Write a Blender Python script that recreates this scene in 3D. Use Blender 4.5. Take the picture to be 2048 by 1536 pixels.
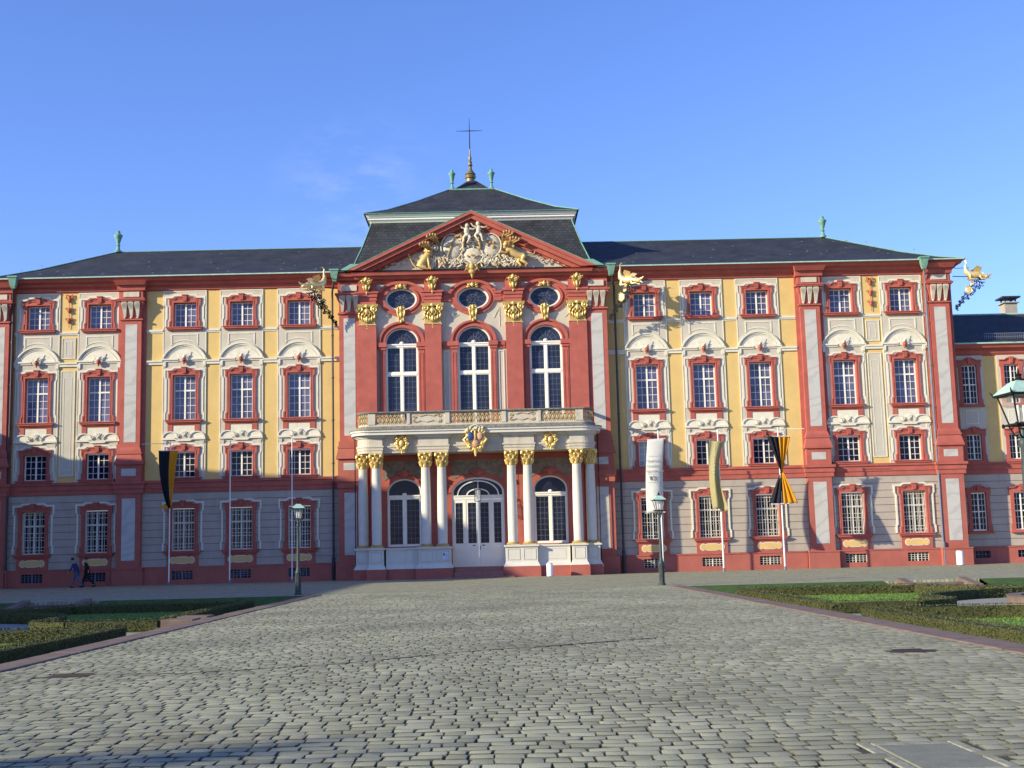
import bpy, bmesh, math, random
from math import pi, sin, cos, radians as R
from mathutils import Vector, Matrix
from mathutils.geometry import tessellate_polygon
random.seed(7)
S = bpy.context.scene
for o in list(bpy.data.objects): bpy.data.objects.remove(o)
COL = S.collection

# ------------------------------------------------------------ camera
FW = Vector((0.0158, 0.9909, 0.1337)).normalized()
yaw, pit, rol = 0.0155, 0.1340, -0.0250
fw = Vector((sin(yaw)*cos(pit), cos(yaw)*cos(pit), sin(pit)))
rt = Vector((cos(yaw), -sin(yaw), 0)); up = rt.cross(fw)
r2 = cos(rol)*rt + sin(rol)*up; u2 = -sin(rol)*rt + cos(rol)*up
cd = bpy.data.cameras.new('camera'); cam = bpy.data.objects.new('camera', cd); COL.objects.link(cam)
cam.matrix_world = Matrix(((r2.x, u2.x, -fw.x, 1.351), (r2.y, u2.y, -fw.y, -87.208), (r2.z, u2.z, -fw.z, 1.6), (0, 0, 0, 1)))
cd.sensor_width = 36; cd.lens = 2500/2048*36; cd.clip_start = .1; cd.clip_end = 3000
S.camera = cam
# ------------------------------------------------------------ sky, sun, exposure
SUN = Vector((-2.0, -1.0, .80)).normalized()          # towards the sun
W = bpy.data.worlds.new('World'); S.world = W; W.use_nodes = True
nt = W.node_tree; bg = nt.nodes['Background']
sk = nt.nodes.new('ShaderNodeTexSky'); sk.sky_type = 'NISHITA'; sk.sun_disc = False
sk.sun_elevation = math.asin(SUN.z); sk.sun_rotation = math.atan2(SUN.x, SUN.y)
sk.altitude = 100; sk.air_density = 1.0; sk.dust_density = .25; sk.ozone_density = 5.0
hs = nt.nodes.new('ShaderNodeHueSaturation'); hs.inputs['Saturation'].default_value = 1.06
tn = nt.nodes.new('ShaderNodeMixRGB'); tn.blend_type = 'MULTIPLY'; tn.inputs[0].default_value = 1; tn.inputs[2].default_value = (1.26, 1.06, 1.33, 1)
nt.links.new(sk.outputs[0], hs.inputs['Color']); nt.links.new(hs.outputs[0], tn.inputs[1])
# one faint wisp of cloud low in the sky
wc = nt.nodes.new('ShaderNodeTexCoord'); wm = nt.nodes.new('ShaderNodeMapping'); wm.inputs['Scale'].default_value = (3.2, 3.2, 9)
wn = nt.nodes.new('ShaderNodeTexNoise'); wn.inputs['Scale'].default_value = 7; wn.inputs['Detail'].default_value = 7; wn.inputs['Roughness'].default_value = .6
nt.links.new(wc.outputs['Generated'], wm.inputs[0]); nt.links.new(wm.outputs[0], wn.inputs['Vector'])
vd = nt.nodes.new('ShaderNodeVectorMath'); vd.operation = 'DISTANCE'; vd.inputs[1].default_value = (-.10, .955, .270)
nt.links.new(wc.outputs['Generated'], vd.inputs[0])
mr = nt.nodes.new('ShaderNodeMapRange'); mr.inputs[1].default_value = .015; mr.inputs[2].default_value = .085; mr.inputs[3].default_value = 1; mr.inputs[4].default_value = 0
nt.links.new(vd.outputs['Value'], mr.inputs[0])
m2_ = nt.nodes.new('ShaderNodeMath'); m2_.operation = 'MULTIPLY'; 
wr = nt.nodes.new('ShaderNodeValToRGB'); wr.color_ramp.elements[0].position = .45; wr.color_ramp.elements[1].position = .72
nt.links.new(wn.outputs['Fac'], wr.inputs[0]); nt.links.new(mr.outputs[0], m2_.inputs[0]); nt.links.new(wr.outputs[0], m2_.inputs[1])
m3_ = nt.nodes.new('ShaderNodeMath'); m3_.operation = 'MULTIPLY'; m3_.inputs[1].default_value = .16; nt.links.new(m2_.outputs[0], m3_.inputs[0])
cm = nt.nodes.new('ShaderNodeMixRGB'); cm.inputs[2].default_value = (5.0, 5.2, 6.4, 1)
nt.links.new(m3_.outputs[0], cm.inputs[0]); nt.links.new(tn.outputs[0], cm.inputs[1]); nt.links.new(cm.outputs[0], bg.inputs[0])
bg.inputs[1].default_value = .132
sl = bpy.data.lights.new('sun', 'SUN'); sl.energy = 5.0; sl.angle = R(.6); sl.color = (1, .90, .64)
so = bpy.data.objects.new('sun', sl); COL.objects.link(so); so.rotation_euler = SUN.to_track_quat('Z', 'Y').to_euler()
so.location = (-60, -60, 60)
S.view_settings.view_transform = 'Standard'; S.view_settings.look = 'None'
S.view_settings.exposure = .66; S.view_settings.gamma = 1
S.render.engine = 'CYCLES'

# ------------------------------------------------------------ materials
def mat(name, col, rough=.8, metal=0, var=.12, scale=1.5, bump=0, bscale=30, spec=.3, dirt=None):
    m = bpy.data.materials.new(name); m.use_nodes = True; n = m.node_tree; b = n.nodes['Principled BSDF']
    b.inputs['Roughness'].default_value = rough; b.inputs['Metallic'].default_value = metal
    b.inputs['Specular IOR Level'].default_value = spec
    tc = n.nodes.new('ShaderNodeTexCoord'); ge = n.nodes.new('ShaderNodeNewGeometry')
    no = n.nodes.new('ShaderNodeTexNoise'); no.inputs['Scale'].default_value = scale; no.inputs['Detail'].default_value = 6
    no.inputs['Roughness'].default_value = .65
    n.links.new(ge.outputs['Position'], no.inputs['Vector'])
    r = n.nodes.new('ShaderNodeValToRGB')
    r.color_ramp.elements[0].position = .3; r.color_ramp.elements[1].position = .7
    r.color_ramp.elements[0].color = (*[c*(1-var) for c in col], 1); r.color_ramp.elements[1].color = (*[min(1, c*(1+var)) for c in col], 1)
    n.links.new(no.outputs['Fac'], r.inputs[0]); out = r.outputs[0]
    if dirt:                                            # streaky stains: colour, amount
        mp = n.nodes.new('ShaderNodeMapping'); mp.inputs['Scale'].default_value = (1.6, 1.6, .35)
        n.links.new(ge.outputs['Position'], mp.inputs[0])
        n2 = n.nodes.new('ShaderNodeTexNoise'); n2.inputs['Scale'].default_value = 1.3; n2.inputs['Detail'].default_value = 8
        n2.inputs['Roughness'].default_value = .7; n.links.new(mp.outputs[0], n2.inputs['Vector'])
        r2_ = n.nodes.new('ShaderNodeValToRGB'); r2_.color_ramp.elements[0].position = .52; r2_.color_ramp.elements[1].position = .75
        r2_.color_ramp.elements[1].color = (dirt[1],)*3+(1,)
        n.links.new(n2.outputs['Fac'], r2_.inputs[0])
        mx = n.nodes.new('ShaderNodeMixRGB'); mx.inputs[2].default_value = (*dirt[0], 1)
        n.links.new(r2_.outputs[0], mx.inputs[0]); n.links.new(out, mx.inputs[1]); out = mx.outputs[0]
    n.links.new(out, b.inputs['Base Color'])
    if bump:
        n3 = n.nodes.new('ShaderNodeTexNoise'); n3.inputs['Scale'].default_value = bscale; n3.inputs['Detail'].default_value = 4
        n.links.new(ge.outputs['Position'], n3.inputs['Vector'])
        bp = n.nodes.new('ShaderNodeBump'); bp.inputs['Strength'].default_value = bump; bp.inputs['Distance'].default_value = .02
        n.links.new(n3.outputs['Fac'], bp.inputs['Height']); n.links.new(bp.outputs[0], b.inputs['Normal'])
    return m
M = {}
M['yellow'] = mat('ochre_plaster', (.62, .432, .165), .9, var=.09, scale=.6, bump=.15, dirt=((.50, .37, .16), .55))
M['grey'] = mat('grey_plaster', (.50, .455, .37), .9, var=.07, scale=.8, bump=.15, dirt=((.38, .335, .27), .65))
M['cream'] = mat('cream_stucco', (.65, .61, .50), .85, var=.07, scale=3, bump=.1, dirt=((.40, .35, .29), .4))
M['red'] = mat('red_sandstone', (.39, .102, .078), .85, var=.16, scale=1.2, bump=.2, dirt=((.29, .085, .07), .55))
M['red_plinth'] = mat('red_plinth_stone', (.37, .11, .085), .9, var=.12, scale=1.0, bump=.25, dirt=((.27, .09, .075), .6))
M['brownpanel'] = mat('brown_stucco', (.22, .17, .125), .9, var=.35, scale=4, bump=.3)
M['border'] = mat('worn_border_stone', (.26, .255, .19), .85, var=.3, scale=9, bump=.3)
M['rust'] = mat('rusticated_plaster', (.40, .34, .285), .9, var=.09, scale=.8, bump=.2, dirt=((.29, .245, .205), .7))
M['joint'] = mat('dark_joint', (.16, .13, .12), .9)
M['white'] = mat('white_paint', (.78, .755, .67), .5, var=.03, scale=4)
M['stone'] = mat('pale_portico_stone', (.52, .47, .38), .8, var=.08, scale=2.5, bump=.2, dirt=((.26, .23, .18), .6))
M['stone_w'] = mat('white_portico_stone', (.60, .57, .50), .75, var=.05, scale=2, bump=.1, dirt=((.42, .39, .33), .4))
M['weathered'] = mat('weathered_ledge', (.20, .19, .16), .9, var=.45, scale=6, bump=.3)
M['gold'] = mat('gilding', (.66, .47, .16), .42, metal=.45, var=.38, scale=9, spec=.6)
M['pgold'] = mat('pale_gilding', (.86, .66, .30), .36, metal=.5, var=.12, scale=7, spec=.6)
M['dullgold'] = mat('worn_gilding', (.50, .34, .13), .6, metal=.2, var=.35, scale=10)
M['oldgold'] = mat('darkened_gilding', (.34, .22, .08), .6, metal=.15, var=.45, scale=9)
M['copper'] = mat('verdigris_copper', (.15, .31, .24), .7, var=.25, scale=5)
M['copper_l'] = mat('pale_verdigris', (.34, .50, .42), .7, var=.2, scale=5)
M['bronze'] = mat('finial_bronze', (.22, .18, .10), .5, metal=.4, var=.3, scale=5)
M['iron'] = mat('black_iron', (.016, .017, .018), .8, var=.2, spec=.1)
M['lampiron'] = mat('grey_green_iron', (.045, .06, .06), .5, var=.25, scale=8)
M['pipe'] = mat('dark_pipe', (.035, .04, .045), .45, var=.2)
M['zinc'] = mat('blue_grey_zinc', (.18, .20, .25), .45, metal=.2, var=.15)
M['kerb'] = mat('pink_sandstone', (.16, .115, .095), .85, var=.28, scale=2.5, bump=.3, dirt=((.11, .08, .075), .6))
M['tread'] = mat('red_step_stone', (.30, .13, .11), .85, var=.2, scale=3)
M['pole'] = mat('white_pole', (.78, .78, .76), .35, var=.03)
M['chim'] = mat('chimney_render', (.38, .34, .29), .9, var=.15, dirt=((.2, .18, .15), .6))
M['skin'] = mat('skin', (.45, .25, .18), .6, var=.05)
M['bluejacket'] = mat('blue_jacket_cloth', (.035, .055, .16), .9, var=.2, scale=6)
M['jeans'] = mat('denim', (.08, .12, .24), .9, var=.2, scale=8)
M['black'] = mat('black_cloth', (.012, .012, .016), .9, var=.2, scale=8)
M['hair'] = mat('dark_hair', (.03, .022, .018), .7)
M['blueshield'] = mat('blue_enamel', (.04, .07, .22), .4)
M['pinkshield'] = mat('rose_enamel', (.50, .28, .20), .6)
M['lion'] = mat('lion_gilding', (.56, .39, .15), .5, metal=.3, var=.2, scale=6)
M['relief'] = mat('silvered_stucco', (.54, .49, .38), .6, var=.3, scale=7)
M['cover'] = mat('cast_iron_cover', (.045, .03, .03), .7, var=.2, scale=20)
M['slabgrey'] = mat('granite_slab', (.19, .19, .145), .85, var=.15, scale=6, bump=.3, bscale=60)
M['gravel'] = mat('pale_gravel', (.26, .25, .215), .95, var=.15, scale=20, bump=.4, bscale=60)
M['soil'] = mat('lawn_soil', (.095, .165, .026), .95, var=.35, scale=1.2, bump=.5, bscale=50)
M['hedgecore'] = mat('hedge_wood', (.055, .058, .02), .95, var=.4, scale=10)
M['bark'] = mat('bark', (.10, .08, .06), .9, var=.3, scale=12)
M['signw'] = mat('sign_panel', (.62, .66, .72), .4)
M['signtxt'] = mat('sign_print', (.10, .14, .25), .6)
M['bannertext'] = mat('banner_print', (.22, .22, .22), .9)

def glassmat(name, col, rough=.06, spec=.5):
    m = bpy.data.materials.new(name); m.use_nodes = True; n = m.node_tree; b = n.nodes['Principled BSDF']
    b.inputs['Roughness'].default_value = rough; b.inputs['IOR'].default_value = 1.52
    b.inputs['Specular IOR Level'].default_value = spec
    ge = n.nodes.new('ShaderNodeNewGeometry'); no = n.nodes.new('ShaderNodeTexNoise')
    no.inputs['Scale'].default_value = .9; no.inputs['Detail'].default_value = 3
    n.links.new(ge.outputs['Position'], no.inputs['Vector'])
    r = n.nodes.new('ShaderNodeValToRGB'); r.color_ramp.elements[0].position = .35; r.color_ramp.elements[1].position = .65
    r.color_ramp.elements[0].color = (*[c*.6 for c in col], 1); r.color_ramp.elements[1].color = (*[c*1.3 for c in col], 1)
    n.links.new(no.outputs['Fac'], r.inputs[0]); n.links.new(r.outputs[0], b.inputs['Base Color'])
    n3 = n.nodes.new('ShaderNodeTexNoise'); n3.inputs['Scale'].default_value = 2.2
    n.links.new(ge.outputs['Position'], n3.inputs['Vector'])
    bp = n.nodes.new('ShaderNodeBump'); bp.inputs['Strength'].default_value = .12; bp.inputs['Distance'].default_value = .05
    n.links.new(n3.outputs['Fac'], bp.inputs['Height']); n.links.new(bp.outputs[0], b.inputs['Normal'])
    return m
M['glass'] = glassmat('window_glass', (.095, .112, .20), spec=.4)  # base colour carries part of the sky's blue reflection
M['darkglass'] = glassmat('dark_window_glass', (.012, .015, .034), spec=.16)
M['hallglass'] = glassmat('leaded_hall_glass', (.020, .026, .052), spec=.25)
M['blind'] = mat('pale_blind', (.40, .42, .42), .5, var=.1)

def slate():
    m = mat('slate_tiles', (.034, .036, .043), .62, var=.35, scale=.7); n = m.node_tree; b = n.nodes['Principled BSDF']
    ge = n.nodes.new('ShaderNodeNewGeometry'); sp = n.nodes.new('ShaderNodeSeparateXYZ'); cb = n.nodes.new('ShaderNodeCombineXYZ')
    n.links.new(ge.outputs['Position'], sp.inputs[0])
    ad = n.nodes.new('ShaderNodeMath'); ad.operation = 'ADD'
    n.links.new(sp.outputs[0], cb.inputs[0]); n.links.new(sp.outputs[2], ad.inputs[0]); n.links.new(sp.outputs[1], ad.inputs[1])
    n.links.new(ad.outputs[0], cb.inputs[1])
    br = n.nodes.new('ShaderNodeTexBrick'); br.inputs['Scale'].default_value = 1; br.inputs['Brick Width'].default_value = .32
    br.inputs['Row Height'].default_value = .28; br.inputs['Mortar Size'].default_value = .018
    br.inputs['Color1'].default_value = (.8, .8, .8, 1); br.inputs['Color2'].default_value = (1.3, 1.3, 1.3, 1); br.inputs['Mortar'].default_value = (.45, .45, .45, 1)
    n.links.new(cb.outputs[0], br.inputs['Vector'])
    mx = n.nodes.new('ShaderNodeMixRGB'); mx.blend_type = 'MULTIPLY'; mx.inputs[0].default_value = 1
    old = b.inputs['Base Color'].links[0].from_socket
    n.links.new(old, mx.inputs[1]); n.links.new(br.outputs[0], mx.inputs[2]); n.links.new(mx.outputs[0], b.inputs['Base Color'])
    bp = n.nodes.new('ShaderNodeBump'); bp.inputs['Strength'].default_value = .6; bp.inputs['Distance'].default_value = .03
    n.links.new(br.outputs[1], bp.inputs['Height']); bp.invert = True; n.links.new(bp.outputs[0], b.inputs['Normal'])
    return m
M['slate'] = slate()

def marble():
    m = mat('grey_marble', (.47, .45, .42), .6, var=.06, scale=1.5); n = m.node_tree; b = n.nodes['Principled BSDF']
    ge = n.nodes.new('ShaderNodeNewGeometry'); mp = n.nodes.new('ShaderNodeMapping'); mp.inputs['Rotation'].default_value = (0, .5, 0)
    mp.inputs['Scale'].default_value = (.7, .7, 1.1)
    n.links.new(ge.outputs['Position'], mp.inputs[0])
    wv = n.nodes.new('ShaderNodeTexWave'); wv.bands_direction = 'Z'; wv.inputs['Scale'].default_value = .33; wv.inputs['Distortion'].default_value = 16
    wv.inputs['Detail'].default_value = 4; n.links.new(mp.outputs[0], wv.inputs['Vector'])
    r = n.nodes.new('ShaderNodeValToRGB'); r.color_ramp.elements[0].color = (.88, .88, .89, 1); r.color_ramp.elements[1].color = (1.02, 1.02, 1.01, 1)
    r.color_ramp.elements[0].position = .0; r.color_ramp.elements[1].position = .35
    n.links.new(wv.outputs['Fac'], r.inputs[0])
    mx = n.nodes.new('ShaderNodeMixRGB'); mx.blend_type = 'MULTIPLY'; mx.inputs[0].default_value = 1
    old = b.inputs['Base Color'].links[0].from_socket
    n.links.new(old, mx.inputs[1]); n.links.new(r.outputs[0], mx.inputs[2]); n.links.new(mx.outputs[0], b.inputs['Base Color'])
    return m
M['marble'] = marble()

def island(name, cols, rough=.9, big=None, bump=0, bscale=40, trans=0):
    """colour differs from piece to piece (stones, leaves, blades)"""
    m = bpy.data.materials.new(name); m.use_nodes = True; n = m.node_tree; b = n.nodes['Principled BSDF']
    b.inputs['Roughness'].default_value = rough; b.inputs['Specular IOR Level'].default_value = .25
    ge = n.nodes.new('ShaderNodeNewGeometry'); r = n.nodes.new('ShaderNodeValToRGB')
    el = r.color_ramp.elements
    while len(el) < len(cols): el.new(.5)
    for i, c in enumerate(cols): el[i].position = i/(len(cols)-1); el[i].color = (*c, 1)
    n.links.new(ge.outputs['Random Per Island'], r.inputs[0]); out = r.outputs[0]
    no = n.nodes.new('ShaderNodeTexNoise'); no.inputs['Scale'].default_value = big or .25; no.inputs['Detail'].default_value = 5
    n.links.new(ge.outputs['Position'], no.inputs['Vector'])
    r2_ = n.nodes.new('ShaderNodeValToRGB'); r2_.color_ramp.elements[0].position = .3; r2_.color_ramp.elements[1].position = .7
    r2_.color_ramp.elements[0].color = (.70, .70, .70, 1); r2_.color_ramp.elements[1].color = (1.18, 1.18, 1.14, 1)
    n.links.new(no.outputs['Fac'], r2_.inputs[0])
    mx = n.nodes.new('ShaderNodeMixRGB'); mx.blend_type = 'MULTIPLY'; mx.inputs[0].default_value = 1
    n.links.new(out, mx.inputs[1]); n.links.new(r2_.outputs[0], mx.inputs[2]); n.links.new(mx.outputs[0], b.inputs['Base Color'])
    if bump:
        n3 = n.nodes.new('ShaderNodeTexNoise'); n3.inputs['Scale'].default_value = bscale; n3.inputs['Detail'].default_value = 6
        n.links.new(ge.outputs['Position'], n3.inputs['Vector'])
        bp = n.nodes.new('ShaderNodeBump'); bp.inputs['Strength'].default_value = bump; bp.inputs['Distance'].default_value = .015
        n.links.new(n3.outputs['Fac'], bp.inputs['Height']); n.links.new(bp.outputs[0], b.inputs['Normal'])
    return m
M['cobble'] = island('granite_setts', [(.23, .228, .16), (.30, .297, .205), (.365, .357, .25), (.275, .272, .19)], .85, bump=.35, bscale=60)
M['leaf'] = island('box_leaves', [(.042, .056, .014), (.075, .084, .024), (.115, .112, .042), (.062, .075, .018)], .7, big=2)
M['blade'] = island('grass_blades', [(.09, .17, .02), (.12, .22, .028), (.14, .24, .04)], .7, big=1)

def paving():
    m = mat('far_sett_paving', (.305, .30, .21), .85, var=.12, scale=.5); n = m.node_tree; b = n.nodes['Principled BSDF']
    ge = n.nodes.new('ShaderNodeNewGeometry')
    br = n.nodes.new('ShaderNodeTexBrick'); br.inputs['Scale'].default_value = 1; br.inputs['Brick Width'].default_value = .2
    br.inputs['Row Height'].default_value = .16; br.inputs['Mortar Size'].default_value = .012; br.inputs['Bias'].default_value = 0
    br.inputs['Color1'].default_value = (.75, .75, .75, 1); br.inputs['Color2'].default_value = (1.25, 1.25, 1.2, 1); br.inputs['Mortar'].default_value = (.35, .35, .33, 1)
    n.links.new(ge.outputs['Position'], br.inputs['Vector'])
    mx = n.nodes.new('ShaderNodeMixRGB'); mx.blend_type = 'MULTIPLY'; mx.inputs[0].default_value = 1
    old = b.inputs['Base Color'].links[0].from_socket
    n.links.new(old, mx.inputs[1]); n.links.new(br.outputs[0], mx.inputs[2]); n.links.new(mx.outputs[0], b.inputs['Base Color'])
    n3 = n.nodes.new('ShaderNodeTexNoise'); n3.inputs['Scale'].default_value = 9; n3.inputs['Detail'].default_value = 5
    n.links.new(ge.outputs['Position'], n3.inputs['Vector'])
    bp = n.nodes.new('ShaderNodeBump'); bp.inputs['Strength'].default_value = .9; bp.inputs['Distance'].default_value = .05
    n.links.new(n3.outputs['Fac'], bp.inputs['Height']); n.links.new(bp.outputs[0], b.inputs['Normal'])
    return m
M['paving'] = paving()
M['mortar'] = mat('sandy_joint', (.06, .058, .042), .95, var=.3, scale=8)

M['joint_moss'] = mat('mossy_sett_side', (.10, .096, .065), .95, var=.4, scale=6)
M['bankgrass'] = mat('shaded_bank_turf', (.042, .085, .016), .95, var=.3, scale=2, bump=.5, bscale=40)  # turf colour darkened to carry the shade of the slope
def lampglass():
    m = bpy.data.materials.new('lantern_glass'); m.use_nodes = True; n = m.node_tree; b = n.nodes['Principled BSDF']
    b.inputs['Base Color'].default_value = (.6, .61, .58, 1); b.inputs['Roughness'].default_value = .15
    b.inputs['Alpha'].default_value = .22
    return m
M['lampglass'] = lampglass()
def cloth(name, col, trans=.4):
    m = mat(name, col, .85, var=.06, scale=3); n = m.node_tree; b = n.nodes['Principled BSDF']
    tr = n.nodes.new('ShaderNodeBsdfTranslucent'); tr.inputs[0].default_value = (*col, 1)
    mx = n.nodes.new('ShaderNodeMixShader'); mx.inputs[0].default_value = trans
    o = n.nodes['Material Output']
    n.links.new(b.outputs[0], mx.inputs[1]); n.links.new(tr.outputs[0], mx.inputs[2]); n.links.new(mx.outputs[0], o.inputs[0])
    return m
M['b_white'] = cloth('white_banner_cloth', (.80, .80, .76)); M['b_olive'] = cloth('olive_gold_cloth', (.50, .45, .23), .45)
M['b_black'] = cloth('black_flag_cloth', (.012, .012, .02), .1); M['b_gold'] = cloth('gold_flag_cloth', (.72, .34, .015), .35)

# ------------------------------------------------------------ mesh builder
class MB:
    def __init__(s): s.v = []; s.f = []
    def add(s, v, f):
        o = len(s.v); s.v += [tuple(p) for p in v]; s.f += [tuple(i+o for i in q) for q in f]; return s
    def box(s, x0, x1, y0, y1, z0, z1):
        v = [(x, y, z) for z in (z0, z1) for y in (y0, y1) for x in (x0, x1)]
        return s.add(v, [(0, 2, 3, 1), (4, 5, 7, 6), (0, 1, 5, 4), (2, 6, 7, 3), (0, 4, 6, 2), (1, 3, 7, 5)])
    def frus(s, x0, x1, y0, y1, z0, X0, X1, Y0, Y1, z1):
        v = [(x0, y0, z0), (x1, y0, z0), (x0, y1, z0), (x1, y1, z0), (X0, Y0, z1), (X1, Y0, z1), (X0, Y1, z1), (X1, Y1, z1)]
        return s.add(v, [(0, 2, 3, 1), (4, 5, 7, 6), (0, 1, 5, 4), (2, 6, 7, 3), (0, 4, 6, 2), (1, 3, 7, 5)])
    def plate(s, outer, holes, y0, y1, ax='y'):
        """xz outline with holes, from y0 (front, smaller y) back to y1; ax='z': xy outline extruded z0..z1"""
        loops = [outer]+list(holes)
        def area(l): return sum(l[i][0]*l[(i+1) % len(l)][1]-l[(i+1) % len(l)][0]*l[i][1] for i in range(len(l)))
        loops = [l if (area(l) > 0) == (k == 0) else l[::-1] for k, l in enumerate(loops)]
        tr = tessellate_polygon([[Vector((a, b, 0)) for a, b in l] for l in loops])
        flat = [p for l in loops for p in l]; N = len(flat)
        if ax == 'y': v = [(a, y0, b) for a, b in flat]+[(a, y1, b) for a, b in flat]
        else: v = [(a, b, y1) for a, b in flat]+[(a, b, y0) for a, b in flat]
        f = []
        for t in tr:
            a, b, c = t
            cr = (flat[b][0]-flat[a][0])*(flat[c][1]-flat[a][1])-(flat[b][1]-flat[a][1])*(flat[c][0]-flat[a][0])
            if cr < 0: b, c = c, b
            f += [(a, b, c), (a+N, c+N, b+N)]
        k = 0
        for l in loops:
            n = len(l)
            for i in range(n): j = (i+1) % n; f.append((k+i, k+i+N, k+j+N, k+j))
            k += n
        return s.add(v, f)
    def prism(s, poly, z0, z1): return s.plate(poly, [], z0, z1, 'z')
    def tube(s, pts, rad, n=8, close=True):
        pts = [Vector(p) for p in pts]; k = len(pts); rads = rad if hasattr(rad, '__len__') else [rad]*k
        o = len(s.v); ref = Vector((0, 0, 1)); last = None
        for i, p in enumerate(pts):
            d = (pts[min(i+1, k-1)]-pts[max(i-1, 0)])
            d = d.normalized() if d.length > 1e-9 else Vector((0, 0, 1))
            a = d.cross(ref) if last is None else last-d*last.dot(d)
            if a.length < 1e-4: a = d.cross(Vector((1, 0, 0)))
            a.normalize(); last = a; b = d.cross(a)
            for j in range(n): t = 2*pi*j/n; s.v.append(tuple(p+rads[i]*(cos(t)*a+sin(t)*b)))
        for i in range(k-1):
            for j in range(n): s.f.append((o+i*n+j, o+i*n+(j+1) % n, o+(i+1)*n+(j+1) % n, o+(i+1)*n+j))
        if close: s.f.append(tuple(o+j for j in range(n))[::-1]); s.f.append(tuple(o+(k-1)*n+j for j in range(n)))
        return s
    def lathe(s, prof, c=(0, 0, 0), n=16, sq=False):
        o = len(s.v); k = len(prof)
        for r, z in prof:
            for j in range(n): t = 2*pi*(j+.5)/n; s.v.append((c[0]+r*cos(t), c[1]+r*sin(t), c[2]+z))
        for i in range(k-1):
            for j in range(n): s.f.append((o+i*n+j, o+i*n+(j+1) % n, o+(i+1)*n+(j+1) % n, o+(i+1)*n+j))
        s.f.append(tuple(o+j for j in range(n))[::-1]); s.f.append(tuple(o+(k-1)*n+j for j in range(n)))
        return s
    def ell(s, c, r, n=10, m=7, rot=0):
        o = len(s.v); cr, sr = cos(rot), sin(rot)
        def P(x, z, y): return (c[0]+x*cr-z*sr, c[1]+y, c[2]+x*sr+z*cr)
        s.v.append(P(0, r[2], 0))
        for i in range(1, m):
            a = pi*i/m
            for j in range(n): t = 2*pi*j/n; s.v.append(P(r[0]*sin(a)*cos(t), r[2]*cos(a), r[1]*sin(a)*sin(t)))
        s.v.append(P(0, -r[2], 0)); e = len(s.v)-1
        for j in range(n): s.f.append((o, o+1+j, o+1+(j+1) % n)); s.f.append((e, e-n+(j+1) % n, e-n+j))
        for i in range(m-2):
            for j in range(n): a = o+1+i*n+j; b = o+1+i*n+(j+1) % n; s.f.append((a, a+n, b+n, b))
        return s
    def spiral(s, cx, y, cz, r, turns=1.4, a0=0, w=.05, flip=1, n=22, rise=.06):
        pts = []; rads = []
        for i in range(n+1):
            t = i/n; a = a0+flip*2*pi*turns*t; q = r*(1-.85*t)
            pts.append((cx+q*cos(a), y-rise*t, cz+q*sin(a))); rads.append(w*(1-.45*t))
        s.tube(pts, rads, 6); s.ell((cx, y-rise, cz), (w*1.3, w, w*1.3), 6, 5); return s
    def build(s, name, m, parent=None, smooth=None, loc=None, bevel=0):
        me = bpy.data.meshes.new(name); me.from_pydata(s.v, [], s.f); me.validate()
        bm = bmesh.new(); bm.from_mesh(me); bmesh.ops.recalc_face_normals(bm, faces=bm.faces) if smooth != 'raw' else None
        bm.to_mesh(me); bm.free()
        me.materials.append(M[m])
        if smooth and smooth != 'raw':
            me.polygons.foreach_set('use_smooth', [True]*len(me.polygons))
            me.set_sharp_from_angle(angle=R(smooth if smooth is not True else 50))
        o = bpy.data.objects.new(name, me); COL.objects.link(o)
        if parent is not None: o.parent = parent
        if loc: o.location = loc
        if bevel:
            b = o.modifiers.new('bevel', 'BEVEL'); b.width = bevel; b.segments = 2; b.limit_method = 'ANGLE'; b.angle_limit = R(40)
        return o
def arc(cx, cz, rx, rz, a0, a1, n=16): return [(cx+rx*cos(a0+(a1-a0)*i/n), cz+rz*sin(a0+(a1-a0)*i/n)) for i in range(n+1)]
def oval(cx, cz, rx, rz, n=40): return arc(cx, cz, rx, rz, 0, 2*pi, n)[:-1]
def rect(x0, x1, z0, z1): return [(x0, z0), (x1, z0), (x1, z1), (x0, z1)]
def archpoly(cx, hw, z0, zs, rz=None, n=18): return [(cx-hw, z0), (cx+hw, z0)]+arc(cx, zs, hw, rz or hw, 0, pi, n)
def offset(poly, d):
    out = []; n = len(poly)
    A = sum(poly[i][0]*poly[(i+1) % n][1]-poly[(i+1) % n][0]*poly[i][1] for i in range(n)); sg = 1 if A > 0 else -1
    for i in range(n):
        p0, p1, p2 = Vector(poly[i-1]), Vector(poly[i]), Vector(poly[(i+1) % n])
        d1 = (p1-p0).normalized(); d2 = (p2-p1).normalized()
        n1 = Vector((d1.y, -d1.x))*sg; n2 = Vector((d2.y, -d2.x))*sg; b = (n1+n2)
        if b.length < 1e-4: b = n1
        b.normalize(); out.append(tuple(p1+b*d/max(.4, b.dot(n1))))
    return out
def thing(name, label, cat, loc=(0, 0, 0), rz=0, group=None):
    o = bpy.data.objects.new(name, None); COL.objects.link(o); o.location = loc; o.rotation_euler = (0, 0, rz)
    o['label'] = label; o['category'] = cat
    if group: o['group'] = group
    return o
def tag(o, label=None, cat=None, group=None, kind=None):
    for k, v in (('label', label), ('category', cat), ('group', group), ('kind', kind)):
        if v: o[k] = v
    return o
def tree(o): return [o]+[c for ch in o.children for c in tree(ch)]
def dup(o, parent=None, loc=None):
    c = o.copy(); COL.objects.link(c)
    if parent is not None: c.parent = parent
    if loc is not None: c.location = loc
    for ch in list(o.children): dup(ch, c)
    return c
XC = .08                                                  # axis of the palace

# ============================================================ THE GROUND
g = MB(); g.box(-400, 400, -400, 600, -1.0, -.34); o = g.build('ground', 'soil'); tag(o, kind='structure')
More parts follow.
